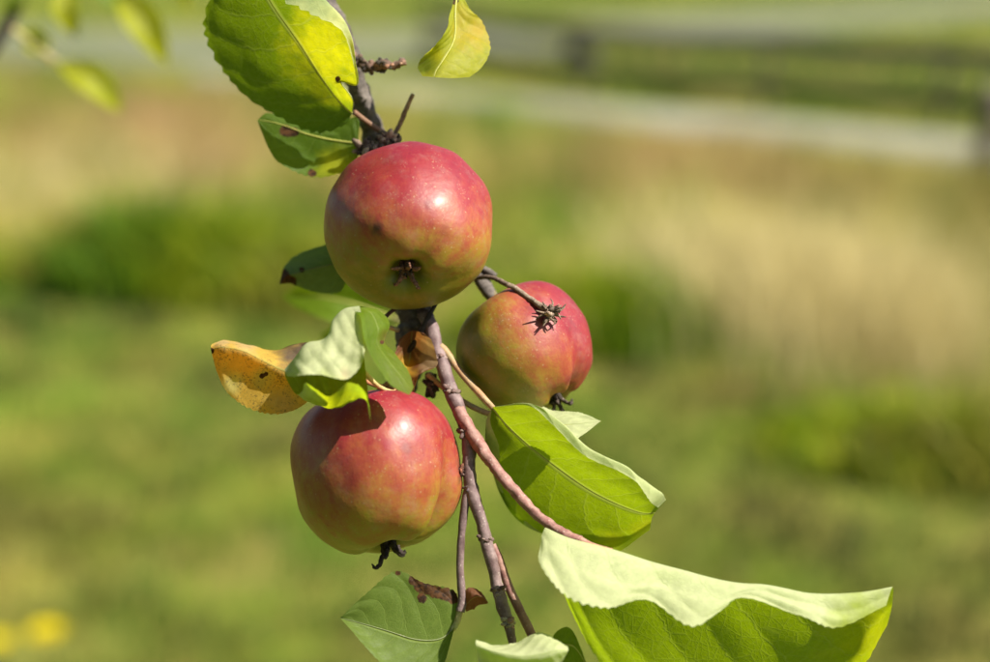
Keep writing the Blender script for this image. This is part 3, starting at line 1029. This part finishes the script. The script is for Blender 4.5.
# ------------------------------------------------------------------ leaves
PAL = {  # upper face, under face, transmitted
    'green': ((0.055, 0.105, 0.007), (0.36, 0.42, 0.20), (0.25, 0.37, 0.002)),
    'fresh': ((0.085, 0.145, 0.008), (0.54, 0.58, 0.30), (0.42, 0.56, 0.002)),
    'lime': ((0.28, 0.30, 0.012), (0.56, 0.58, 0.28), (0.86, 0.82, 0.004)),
    'pale': ((0.095, 0.165, 0.009), (0.60, 0.63, 0.37), (0.42, 0.57, 0.003)),
    'yellow': ((0.58, 0.34, 0.02), (0.66, 0.43, 0.085), (0.80, 0.40, 0.004)),
    'umber': ((0.15, 0.10, 0.07), (0.17, 0.115, 0.085), (0.08, 0.045, 0.02)),
    'cream': ((0.50, 0.34, 0.20), (0.60, 0.46, 0.30), (0.45, 0.26, 0.08)),
    'sunlit_lime': ((0.20, 0.27, 0.010), (0.28, 0.36, 0.02), (0.56, 0.60, 0.004)),  # both faces brightened, paints direct sun onto leaf edges and curls
    'grey': ((0.125, 0.18, 0.030), (0.20, 0.27, 0.12), (0.10, 0.19, 0.02)),
    'brown': ((0.16, 0.060, 0.035), (0.62, 0.40, 0.26), (0.30, 0.10, 0.02)),
}


def leaf(rows, pal, z0=0.0, slope=(0, 0), dz=None, ref=None, midcol=None, nv=90, nu=56, teeth=26, amp=0.045, wav=1.6, seed=0,
         flip=False, quilt=0.6, dead=(), spot=0.0, spots=None, tint=None, petiole=None, pet_col=None, label=None, midrib=True, d0=D0, parent=None, mid_r=1.0, name='leaf'):
    """rows[v][u] = photo points from base to tip; z = z0 + slope . (right, up) + dz[u]"""
    g2 = np.array(rows, float)
    nR, nC = g2.shape[:2]
    ref = ref or rows[0][0][:2]
    if g2.shape[2] == 2:
        z = z0 + slope[0] * (g2[..., 0] - ref[0]) + slope[1] * (ref[1] - g2[..., 1])
        if dz is not None:
            dzz = np.array(dz, float)
            if dzz.ndim == 1:
                taper = np.sin(np.linspace(0.0, 1.0, nR) * math.pi * 0.92 + 0.06)[:, None]
                dzz = dzz[None] * np.clip(taper * 1.25, 0, 1)
            z = z + dzz
        g = np.concatenate([g2, z[..., None]], -1)
    else:
        g = g2
    mc = (nC - 1) / 2 if midcol is None else midcol
    v = np.linspace(0, 1, nv)
    u = np.linspace(-1, 1, nu)
    R_ = cr(g, v * (nR - 1))                                       # (nv, nC, 3)
    saw = ((v * teeth + 0.15 * np.sin(v * 40 + seed)) % 1.0)
    tj = np.floor(v * teeth)
    saw = (0.55 + 0.45 * np.sin(tj * 12.9898 + seed * 3.1) + 0.25) * np.where(saw < 0.7, saw / 0.7, (1 - saw) / 0.3) * np.clip(v * 8, 0, 1) * np.clip((1 - v) * 10, 0.2, 1)
    V = np.empty((nv, nu, 3))
    for i in range(nv):
        ue = u * (1 + amp * (saw[i] - 0.4) * np.abs(u) ** 10)
        V[i] = cr(R_[i], (ue + 1) / 2 * (nC - 1))
    du, dv = np.gradient(V, axis=1), np.gradient(V, axis=0)
    nn = np.cross(du, dv)
    nn /= np.linalg.norm(nn, axis=-1, keepdims=True) + 1e-6
    uc = (u + 1) / 2 * (nC - 1) - mc
    ul = np.where(uc < 0, uc / max(mc, 1e-3), uc / max(nC - 1 - mc, 1e-3))
    U = np.tile(ul[None], (nv, 1))
    Vv = np.tile(v[:, None], (1, nu))
    env = np.clip(Vv * 6, 0, 1) * np.clip((1 - Vv) * 6, 0, 1)
    hgt = wav * fbm(np.stack([U * 2.2 + seed, Vv * 4.5, np.full_like(U, seed)], -1), seed, 2) * (0.35 + 0.65 * np.abs(U))
    # quilting between the side veins
    w_ = (Vv - 0.30 * np.abs(U) ** 1.25) * 7.5 + 0.45 * (U > 0) + 20
    hgt = hgt + quilt * np.abs(np.sin(w_ * math.pi + math.pi / 2)) * np.clip(np.abs(U) * 3, 0, 1)
    V = V + nn * (hgt * env)[..., None]
    Pp = V.reshape(-1, 3)
    cu, cl, ct = (np.tile(np.array(c)[None], (len(Pp), 1)) for c in PAL[pal])
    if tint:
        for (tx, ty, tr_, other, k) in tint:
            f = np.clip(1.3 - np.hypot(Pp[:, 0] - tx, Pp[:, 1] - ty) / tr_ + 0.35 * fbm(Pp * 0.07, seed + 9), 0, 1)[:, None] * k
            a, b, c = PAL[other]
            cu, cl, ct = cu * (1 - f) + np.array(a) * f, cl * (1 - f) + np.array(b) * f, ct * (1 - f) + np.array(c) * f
    dd = np.zeros(len(Pp))
    for (tx, ty, tr_) in dead:
        dd = np.maximum(dd, np.clip(1.2 - np.hypot(Pp[:, 0] - tx, Pp[:, 1] - ty) / tr_, 0, 1))
    faces = grid_faces(nv, nu)
    if flip:
        faces = [f[::-1] for f in faces]
    o = mesh_obj(name, P(Pp, d0), faces, M_LEAF, parent or BR, True,
                 {'cu': cu, 'cl': cl, 'ct': ct, 'dead': dd, 'spot': np.full(len(Pp), spot),
                  'luv': np.stack([U.ravel(), Vv.ravel(), np.full(U.size, seed * 1.37)], 1)})
    if label:
        o['label'] = label
    if midrib:
        cm = cr(np.transpose(R_, (1, 0, 2)), np.full(1, mc))[0]
        k = np.linspace(0, nv - 1, 14).astype(int)
        ra = mid_r * (1 - np.linspace(0, 1, 14) * 0.8)
        i_mid = int(np.argmin(np.abs(ul)))
        off = nn[k, i_mid] * (1.0 if flip else -1.0) * 0.4
        b = MB()
        b.tube(np.concatenate([V[k, i_mid] + off, ra[:, None]], 1), np.array((0.36, 0.36, 0.08)) if pal != 'grey' else np.array((0.17, 0.20, 0.09)), 7, 4, 0.03, seed)
        b.build('midrib', M_TWIG, o, d0)
    if petiole:
        b = MB()
        pc = np.array(pet_col if pet_col is not None else (0.42, 0.40, 0.18))
        b.tube(petiole, pc, 9, 2.5, 0.06, seed, pc * np.array([1.1, 0.75, 0.7]))
        b.build('petiole', M_TWIG, o, d0)
    return o


# --- large leaf over the top of the branch
leaf([[(352, 113)] * 6,
      [(345, 124), (345, 116), (343, 105), (347, 102), (352, 99), (352, 99)],
      [(318, 132), (325, 112), (328, 87), (334, 86), (340, 81), (340, 81)],
      [(285, 121), (300, 95), (311, 62), (335, 72), (356, 84), (356, 84)],
      [(247, 99), (267, 75), (293, 35), (325, 46), (354, 58), (353, 60)],
      [(220, 66), (244, 40), (275, 10), (312, 17), (346, 24), (342, 30)],
      [(205, 28), (228, 8), (258, -18), (290, -8), (324, -2), (308, 11)],
      [(212, -12), (226, -22), (243, -42), (266, -34), (292, -30), (272, -10)],
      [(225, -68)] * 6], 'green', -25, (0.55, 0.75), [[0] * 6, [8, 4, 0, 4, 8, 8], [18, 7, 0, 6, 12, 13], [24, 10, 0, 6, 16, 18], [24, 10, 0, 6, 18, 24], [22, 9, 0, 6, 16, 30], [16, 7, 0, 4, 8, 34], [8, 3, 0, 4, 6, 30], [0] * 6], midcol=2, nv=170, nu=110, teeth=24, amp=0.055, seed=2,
     tint=((332, 48, 46, 'lime', 0.95), (345, 90, 18, 'lime', 0.6)), dead=((338, 79, 4),),  # lime tint paints the sun on the folded half
     petiole=[(354, 112, -25, 3.0), (362, 118, -30, 2.8), (374, 127, -38, 2.8), (388, 136, -46, 3.2)], pet_col=(0.17, 0.10, 0.06), label='large green leaf with one half folded forward, painted sunlit yellow')
# --- small dark leaf under it
leaf([[(358, 143)] * 5,
      [(358, 118), (352, 128), (345, 142), (350, 154), (356, 163)],
      [(338, 122), (334, 132), (326, 139), (334, 160), (340, 173)],
      [(314, 127), (312, 130), (306, 134), (306, 158), (310, 176)],
      [(290, 119), (290, 123), (288, 127), (283, 146), (280, 164)],
      [(268, 113), (270, 117), (271, 122), (268, 134), (267, 148)],
      [(257, 120)] * 5], 'green', -52, (0.10, 0.25), (-8, -3, 0, 4, 18), nv=90, nu=60, seed=3, amp=0.05, flip=True,
     tint=((335, 165, 20, 'lime', 0.9),), dead=((286, 131, 9), (294, 132, 7), (312, 173, 6)), petiole=[(357, 143, -52, 2.2), (366, 147, -50, 2.2), (374, 150, -46, 2.4)], label='small dark leaf with a brown hole and a lower margin painted sunlit yellow')  # sunlit lower fold is painted in lime
# --- grey-green leaf behind the top apple
leaf([[(352, 256)] * 5,
      [(336, 245), (337, 253), (339, 263), (340, 276), (342, 290)],
      [(318, 247), (317, 256), (316, 268), (316, 280), (318, 293)],
      [(299, 254), (299, 262), (299, 272), (302, 280), (306, 289)],
      [(286, 264), (286, 269), (287, 276), (290, 281), (293, 284)],
      [(279, 284)] * 5], 'grey', -56, (0, 0), (-26, -12, 6, -4, -14), ref=(352, 256), nv=70, nu=50, seed=4,
     dead=((281, 278, 13), (291, 282, 8), (302, 270, 4)), petiole=[(350, 256, -56, 2.4), (372, 262, -66, 2.4), (398, 270, -74, 3)], label='grey-green leaf with a black shrivelled tip behind the top apple')
# --- yellow leaf on the left
leaf([[(330, 345), (324, 362), (322, 368), (320, 380), (316, 394)],
      [(302, 343), (296, 356), (290, 372), (292, 390), (298, 409)],
      [(276, 350), (268, 354), (264, 361), (268, 386), (276, 414)],
      [(250, 345), (246, 346), (244, 351), (246, 378), (250, 408)],
      [(226, 340), (224, 342), (223, 347), (225, 368), (228, 393)],
      [(212, 344), (211, 346), (211, 350), (213, 358), (216, 370)]], 'yellow', 42, (0.12, 0.35), (-46, -20, 8, 4, 6), ref=(322, 368), nv=110, nu=80, teeth=22, amp=0.03, seed=5,
     midcol=2, spot=1.0, dead=((211, 351, 5), (262, 376, 4), (266, 374, 3), (330, 345, 12)), tint=((304, 352, 24, 'umber', 1.0), (246, 343, 12, 'cream', 0.5), (222, 342, 8, 'cream', 0.5), (318, 385, 16, 'green', 0.6), (285, 405, 16, 'brown', 0.35), (232, 385, 12, 'lime', 0.5), (262, 376, 10, 'green', 0.5)), midrib=False,
     petiole=[(326, 362, 40, 2.6), (345, 372, 26, 2.4), (372, 384, 0, 2.4), (398, 392, -30, 3)], pet_col=(0.30, 0.16, 0.08), label='yellow speckled leaf curled up along its upper edge')
# --- curled pale leaf in front of the lowest apple
leaf([[(287, 376, 86), (285, 372, 84), (285, 369, 78), (286, 378, 74), (296, 394, 74), (304, 390, 92)],
      [(300, 377, 112), (302, 362, 104), (305, 346, 82), (304, 375, 74), (310, 402, 76), (306, 384, 112)],
      [(320, 374, 118), (322, 357, 106), (324, 338, 80), (324, 376, 74), (328, 406, 78), (329, 398, 118)],
      [(345, 379, 118), (340, 352, 104), (334, 319, 78), (342, 370, 74), (346, 404, 80), (350, 382, 126)],
      [(362, 362, 112), (354, 337, 100), (346, 308, 78), (356, 360, 76), (360, 398, 84), (364, 392, 128)],
      [(366, 338, 104), (363, 322, 94), (359, 307, 80), (364, 356, 80), (368, 392, 88), (371, 422, 126)]], 'pale', nv=120, nu=110, teeth=22, amp=0.012, seed=6, midcol=2, quilt=0.7,
     tint=((345, 374, 8, 'brown', 0.4), (336, 402, 24, 'sunlit_lime', 1.0)), midrib=False, wav=4.5, petiole=[(364, 372, 78, 2.4), (378, 386, 50, 2.4), (392, 392, 10, 2.4), (404, 390, -30, 3)], label='pale curled leaf shading the lowest apple')  # sun on the bottom curl is put into the colour
leaf([[(350, 309, 76), (356, 307, 80), (362, 306, 80)],
      [(359, 316, 94), (371, 313, 80), (381, 311, 62)],
      [(362, 335, 106), (378, 329, 84), (390, 323, 60)],
      [(367, 350, 110), (377, 343, 90), (384, 341, 70)],
      [(377, 367, 114), (386, 358, 98), (394, 354, 80)],
      [(392, 386, 114), (400, 376, 102), (407, 371, 88)],
      [(409, 395, 108), (412, 391, 104), (414, 387, 98)]], 'fresh', nv=80, nu=44, teeth=14, amp=0.03, seed=7, flip=True, quilt=0.2, dead=((382, 342, 3),), tint=((386, 338, 7, 'brown', 0.5),),
     label='green twisted leaf lobe with a reddish rim above the lowest apple', midrib=False,
     petiole=[(352, 309, 77, 1.8), (372, 322, 40, 2.0), (398, 330, -20, 2.4)])
# --- dry brown leaf by the fork
leaf([[(400, 338, -8), (412, 331, -2), (424, 333, 2)],
      [(396, 350, -2), (411, 345, -18), (431, 340, 10)],
      [(393, 358, 8), (409, 362, -14), (435, 352, 14)],
      [(390, 360, 12), (404, 374, 4), (437, 366, 18)],
      [(396, 372, 10), (408, 386, 6), (422, 371, 14)],
      [(404, 388, 4), (410, 398, 2), (414, 388, 6)],
      [(404, 408, -4), (409, 410, -6), (413, 405, -4)]], 'brown', nv=70, nu=50, teeth=10, amp=0.02, seed=8, tint=((402, 368, 13, 'yellow', 1.0), (434, 362, 13, 'cream', 1.0), (430, 344, 9, 'cream', 0.9)), midrib=False, wav=1.5, flip=True,
     label='dry brown and orange curled leaf by the fork')
# --- right centre leaf
leaf([[(492, 407)] * 7,
      [(490, 425), (485, 424), (496, 428), (508, 427), (519, 416), (530, 404), (529, 406)],
      [(498, 447), (486, 450), (507, 450), (526, 444), (540, 431), (556, 419), (552, 424)],
      [(503, 493), (502, 495), (526, 482), (551, 464), (570, 452), (590, 449), (584, 455)],
      [(531, 525), (530, 527), (556, 510), (583, 487), (602, 474), (623, 465), (618, 471)],
      [(574, 547), (584, 538), (597, 526), (613, 503), (627, 490), (642, 479), (638, 484)],
      [(614, 553), (621, 541), (630, 530), (640, 513), (648, 502), (662, 492), (650, 501)],
      [(650, 530), (651, 523), (652, 518), (655, 513), (659, 508), (666, 500), (658, 508)]], 'fresh', 22, (0.60, 0.78),
     [[0] * 7, [14, 8, 3, 0, 4, 6, 9], [24, 14, 5, 0, 4, 6, 14], [17, 16, 5, 0, 3, 6, 15], [17, 16, 5, 0, 3, 4, 13], [38, 8, 2, 0, 3, 2, 14], [50, 4, -2, 0, 0, -4, 16], [16, 2, 2, 0, -4, -10, 2]],
     midcol=3, nv=170, nu=120, teeth=30, amp=0.02, seed=9, wav=1.4, flip=True, tint=((612, 553, 22, 'sunlit_lime', 0.9), (645, 534, 14, 'sunlit_lime', 0.9)),  # bright sun along the lower edge is painted in
     petiole=[(493, 408, 22, 3.0), (478, 392, 14, 3.4), (462, 374, 4, 3.4), (446, 352, -8, 4.0), (440, 346, -10, 4)], pet_col=(0.32, 0.24, 0.13), label='broad green leaf glowing with light from behind beside the pinkish twig')
# --- pale leaf behind it
leaf([[(500, 416)] * 3,
      [(530, 404), (532, 418), (534, 436)],
      [(556, 411), (556, 424), (556, 444)],
      [(578, 413), (577, 424), (574, 440)],
      [(601, 421)] * 3], 'pale', -4, (0.1, -0.6), (0, 4, 8), ref=(500, 416), nv=70, nu=40, seed=10, amp=0.06, flip=True,
     petiole=[(500, 416, -4, 2.6), (484, 412, -6, 3.0), (464, 402, -10, 3.0), (444, 388, -14, 3.0), (428, 374, -20, 3.2)], pet_col=(0.40, 0.34, 0.18), label='small pale leaf showing its underside beneath the small apple')
# --- big leaf at the lower right, folded over
leaf([[(541, 540), (542, 535), (546, 528), (548, 545), (552, 560)],
      [(540, 566), (554, 551), (574, 540), (572, 590), (572, 615)],
      [(566, 597), (584, 574), (612, 550), (606, 625), (604, 668)],
      [(606, 608), (624, 586), (650, 562), (652, 640), (652, 705)],
      [(648, 600), (664, 586), (688, 572), (694, 650), (696, 730)],
      [(694, 626), (708, 602), (726, 581), (736, 655), (740, 738)],
      [(738, 600), (752, 592), (768, 588), (780, 655), (784, 722)],
      [(796, 616), (804, 604), (816, 594), (826, 648), (830, 700)],
      [(836, 628), (846, 612), (860, 592), (862, 634), (862, 672)],
      [(886, 606), (889, 596), (893, 587), (892, 606), (887, 626)]], 'pale', 78, (0, 0), [[4, 2, 0, -10, -22], [22, 14, 0, -42, -66], [36, 24, 0, -66, -112], [40, 26, 0, -70, -136], [26, 18, 0, -70, -144],
      [40, 26, 0, -68, -140], [18, 12, 0, -62, -130], [26, 16, 0, -66, -130], [22, 14, 0, -74, -70], [4, 2, 0, -34, -14]], ref=(546, 528), nv=200, nu=110, teeth=46, amp=0.05, seed=11, wav=4.2, midcol=2, midrib=False, quilt=1.1, tint=((868, 640, 46, 'sunlit_lime', 0.9),),  # sunlit curl at the tip painted as brighter lime
     petiole=[(580, 541, 64, 4.6), (592, 546, 72, 3.4), (612, 551, 77, 2.4)], pet_col=(0.34, 0.20, 0.16), label='largest leaf, folded lengthwise with its pale underside in full sun')
# --- leaves at the bottom
leaf([[(476, 640), (476, 646), (478, 660), (484, 690)],
      [(494, 645), (496, 652), (494, 668), (498, 700)],
      [(514, 642), (520, 656), (514, 674), (514, 706)],
      [(534, 634), (542, 654), (538, 672), (532, 700)],
      [(552, 636), (558, 650), (556, 664), (548, 684)],
      [(568, 647), (568, 651), (566, 655), (562, 662)]], 'pale', 108, (0, 0), (-16, 14, 0, -22), nv=80, nu=50, seed=12, midrib=False, flip=True, midcol=1, amp=0.03,
     petiole=[(514, 672, 100, 3), (513, 662, 70, 3.2), (513, 648, 38, 3.4)], label='pale twisted leaf at the end of the grey twig')
leaf([[(548, 648)] * 3, [(556, 632), (562, 645), (560, 672)], [(572, 630), (575, 648), (574, 680)], [(588, 668)] * 3], 'green', -10, (0.2, 0.4), (0, 3, 0), ref=(548, 648), nv=50, nu=34, seed=13,
     petiole=[(548, 648, -10, 2), (540, 645, 6, 2.2), (532, 638, 22, 2.4)], label='small green leaf partly hidden at the bottom twig')
leaf([[(458, 618)] * 5,
      [(455, 592), (452, 605), (444, 638), (442, 652), (440, 672)],
      [(424, 583), (422, 602), (418, 641), (416, 660), (414, 688)],
      [(396, 571), (398, 596), (388, 632), (388, 652), (390, 672)],
      [(366, 594), (366, 606), (362, 624), (362, 636), (364, 646)],
      [(340, 618)] * 5], 'grey', 16, (-0.10, -0.18), (8, 4, 0, 5, 12), ref=(458, 618), nv=110, nu=70, seed=14, amp=0.04, spot=0.15, flip=True,
     dead=((414, 580, 8), (421, 586, 10), (429, 589, 10), (437, 592, 10), (445, 594, 10), (453, 597, 10), (398, 573, 4), (422, 598, 7)), petiole=[(448, 634, 16, 2.6), (456, 624, 18, 3.2), (461, 606, 20, 3.6)], pet_col=(0.36, 0.40, 0.20), label='dull grey-green leaf with a scorched brown upper margin')
leaf([[(462, 600, 20), (465, 606, 18), (466, 612, 16)], [(468, 588, 22), (474, 598, 30), (472, 610, 20)], [(478, 590, 20), (482, 597, 28), (478, 605, 22)], [(488, 602, 24), (488, 603, 24), (487, 604, 24)]],
     'brown', nv=30, nu=24, seed=15, teeth=6, midrib=False, label='tiny dry brown curled leaf remnant')
# --- loose looking leaf at the top right of the branch
leaf([[(455, -6, -6), (457, -6, -6), (459, -6, -6), (462, -7, -6)],
      [(451, 10, 8), (455, 10, 2), (462, 10, 0), (470, 10, -4)],
      [(447, 28, 22), (455, 30, 8), (468, 28, 0), (481, 20, -8)],
      [(436, 44, 22), (452, 44, 14), (472, 42, 6), (489, 38, -6)],
      [(422, 58, 6), (444, 58, 24), (468, 58, 14), (490, 52, 0)],
      [(418, 68, 10), (436, 70, 30), (462, 72, 22), (482, 67, 10)],
      [(422, 76, 32), (434, 77, 34), (452, 78, 28), (470, 77, 18)]], 'lime', nv=80, nu=60, seed=16, teeth=14, amp=0.03, midcol=1, flip=True, tint=((480, 30, 24, 'yellow', 0.55), (425, 64, 14, 'green', 0.8)), dead=((478, 76, 4), (455, 0, 6)),
     petiole=[(458, -2, -6, 1.6), (452, -25, -8, 1.6), (430, -60, -20, 1.8), (370, -90, -40, 2.2), (292, -68, -56, 3)], label='cupped yellow-green leaf standing apart from the stem', mid_r=1.2)


# --- soft leaves further back
def simple_leaf(base, tip, width, curl, pal, z, seed, parent, d0, petiole=None, tilt=0.3, label=None, dead=()):
    b, t = np.array(base, float), np.array(tip, float)
    ax = t - b
    L = np.linalg.norm(ax)
    ax /= L
    sd = np.array([-ax[1], ax[0]])
    rows = []
    for k, w in enumerate((0.02, 0.6, 0.95, 1.0, 0.85, 0.55, 0.02)):
        f = k / 6
        c = b + ax * L * f + sd * curl * math.sin(f * math.pi)
        zz = z + 0.2 * L * math.sin(f * math.pi) - tilt * L * f
        rows.append([(c[0] + sd[0] * width * w * e, c[1] + sd[1] * width * w * e, zz + abs(e) * width * 0.5 * w + e * width * tilt * w) for e in (-1, -0.5, 0, 0.5, 1)])
    return leaf(rows, pal, nv=50, nu=30, teeth=18, amp=0.05, seed=seed, parent=parent, d0=d0, petiole=petiole, label=label, dead=dead, mid_r=1.4)


simple_leaf((392, 318), (282, 296), 24, 8, 'fresh', -330, 40, BR, D0, [(392, 318, -330, 2), (402, 322, -190, 2.2), (412, 320, -60, 3)], 0.1, 'soft yellow-green leaf behind the stem')
simple_leaf((398, 312), (318, 338), 15, -6, 'green', -380, 41, BR, D0, [(398, 312, -380, 2), (406, 316, -220, 2.2), (412, 318, -60, 3)], 0.1, 'out of focus green leaf low behind the stem')

B2 = thing('apple_branch', 'thin dark twig with narrow leaves hanging out of focus behind the main branch', 'branch', P(np.array([40, -60, 0.0]), 0.86))
part('twig', [(-60, 90, -20, 7), (-18, 62, -8, 7), (4, 30, 0, 7), (22, -5, 2, 6.5), (44, -50, 6, 6), (90, -110, 10, 5.5), (160, -150, 10, 5), (220, -165, 0, 5)], BARK * 0.8, BARK, M_BARK, 12, 0.12, 50, parent=B2, d0=0.86)
simple_leaf((56, 62), (122, 112), 16, -9, 'lime', 0, 51, B2, 0.86, [(56, 62, 0, 2.2), (40, 50, -2, 2.2), (8, 26, 0, 2.6)], 0.2, 'blurred narrow leaf arching away from the dark twig')
simple_leaf((112, -14), (168, 64), 17, -4, 'lime', 0, 52, B2, 0.86, [(112, -14, 0, 2.2), (104, -50, 4, 2.2), (96, -112, 10, 2.6)], 0.1, 'blurred dark green leaf pointing down')
simple_leaf((62, -20), (76, 38), 13, 4, 'lime', 4, 53, B2, 0.86, [(62, -20, 4, 2.2), (58, -40, 4, 2.2), (48, -55, 6, 2.6)], 0.2, 'blurred pale leaf hanging straight down', dead=((78, 36, 6),))
simple_leaf((20, 34), (52, 46), 12, 2, 'lime', -10, 54, B2, 0.86, [(20, 34, -10, 2), (12, 28, -4, 2), (4, 28, 0, 2.4)], 0.2)
simple_leaf((176, -60), (188, 10), 9, 3, 'lime', 0, 55, B2, 0.86, [(176, -60, 0, 2.2), (172, -100, 4, 2.2), (162, -150, 10, 2.6)], 0.2)
simple_leaf((92, -40), (138, 18), 13, 5, 'fresh', 6, 56, B2, 0.86, [(92, -40, 6, 2.2), (90, -70, 8, 2.2), (88, -108, 10, 2.6)], 0.2)
simple_leaf((30, -20), (6, 22), 9, 3, 'fresh', 6, 57, B2, 0.86, [(30, -20, 6, 2.0), (34, -28, 6, 2.0), (38, -38, 6, 2.4)], 0.1)


# ------------------------------------------------------------------ apple tree added out of view to block skylight; the branches join its limbs
def shading_apple_tree():
    rg = np.random.default_rng(77)
    base = np.array([-1.75, 0.05, 0.0])
    t = thing('shading_apple_tree', 'unseen apple tree added to block skylight, joined to the fruiting branches', 'tree', base)
    b = MB()
    b.tube([(-1.75, 0.05, -0.1, 0.12), (-1.73, 0.06, 0.5, 0.095), (-1.68, 0.10, 1.1, 0.085), (-1.60, 0.14, 1.7, 0.075), (-1.50, 0.15, 2.3, 0.05)], BARK * 1.4, 14, 0.06, 0.15, 3, BARK2, 9)
    b.build('trunk', M_BARK, t, world=True)
    e1, e2 = P(np.array([150, -420, -160.0])), P(np.array([220, -165, 0.0]), 0.86)
    ends = [(e1, 0.0112), (e2, 0.005), (np.array([-0.9, 1.0, 2.2]), 0.01), (np.array([-0.8, -0.6, 2.4]), 0.01), (np.array([-2.5, 0.6, 2.3]), 0.01), (np.array([-2.3, -0.5, 2.2]), 0.01)]
    for k, (e, rr) in enumerate(ends):
        s0 = np.array([-1.62, 0.13, 1.55]) + np.array([0.02, 0, 0.08]) * k
        m_ = s0 * 0.45 + e * 0.55 + np.array([0, 0, 0.22])
        b = MB()
        b.tube([(*s0, 0.045), (*m_, 0.025), (*e, rr)], BARK * 1.2, 10, 0.05, 0.12, 30 + k, BARK2, 12)
        b.build('limb', M_BARK, t, world=True)
    fo = MB()
    q, cols, F = [], [], []
    n = 0
    while n < 13000:
        d = rg.normal(size=3)
        d /= np.linalg.norm(d)
        c = np.array([-1.1, -0.55, 2.2]) + d * np.array([1.7, 1.75, 1.25]) * rg.uniform(0.35, 1) ** 0.5
        if (c[1] > -0.25 and (c[2] < 1.68 or c[0] > -0.12)) or c[0] > 0.5 or c[2] < 1.0 or noise3(c * 3.1, 8) < -0.2:
            continue
        d = unit(rg.normal(size=3))
        sd = unit(np.cross(d, rg.normal(size=3)))
        nn = np.cross(sd, d)
        L = rg.uniform(0.05, 0.085)
        k = 5 * n
        q += [c, c + d * L * 0.4 + sd * L * 0.3 + nn * L * 0.06, c + d * L, c + d * L * 0.4 - sd * L * 0.3 + nn * L * 0.06, c + d * L * 0.5 - nn * L * 0.04]
        F += [(k, k + 1, k + 4), (k + 1, k + 2, k + 4), (k + 2, k + 3, k + 4), (k + 3, k, k + 4)]
        cols += [np.array([0.06, 0.11, 0.012]) * rg.uniform(0.7, 1.5)] * 5
        n += 1
    fo.add(np.array(q), F, np.array(cols))
    o = fo.build('shading_crown', M_WEED, t, world=True, smooth=False)  # unseen leaves, added to darken the skylight on the apples
    o['kind'] = 'stuff'


shading_apple_tree()
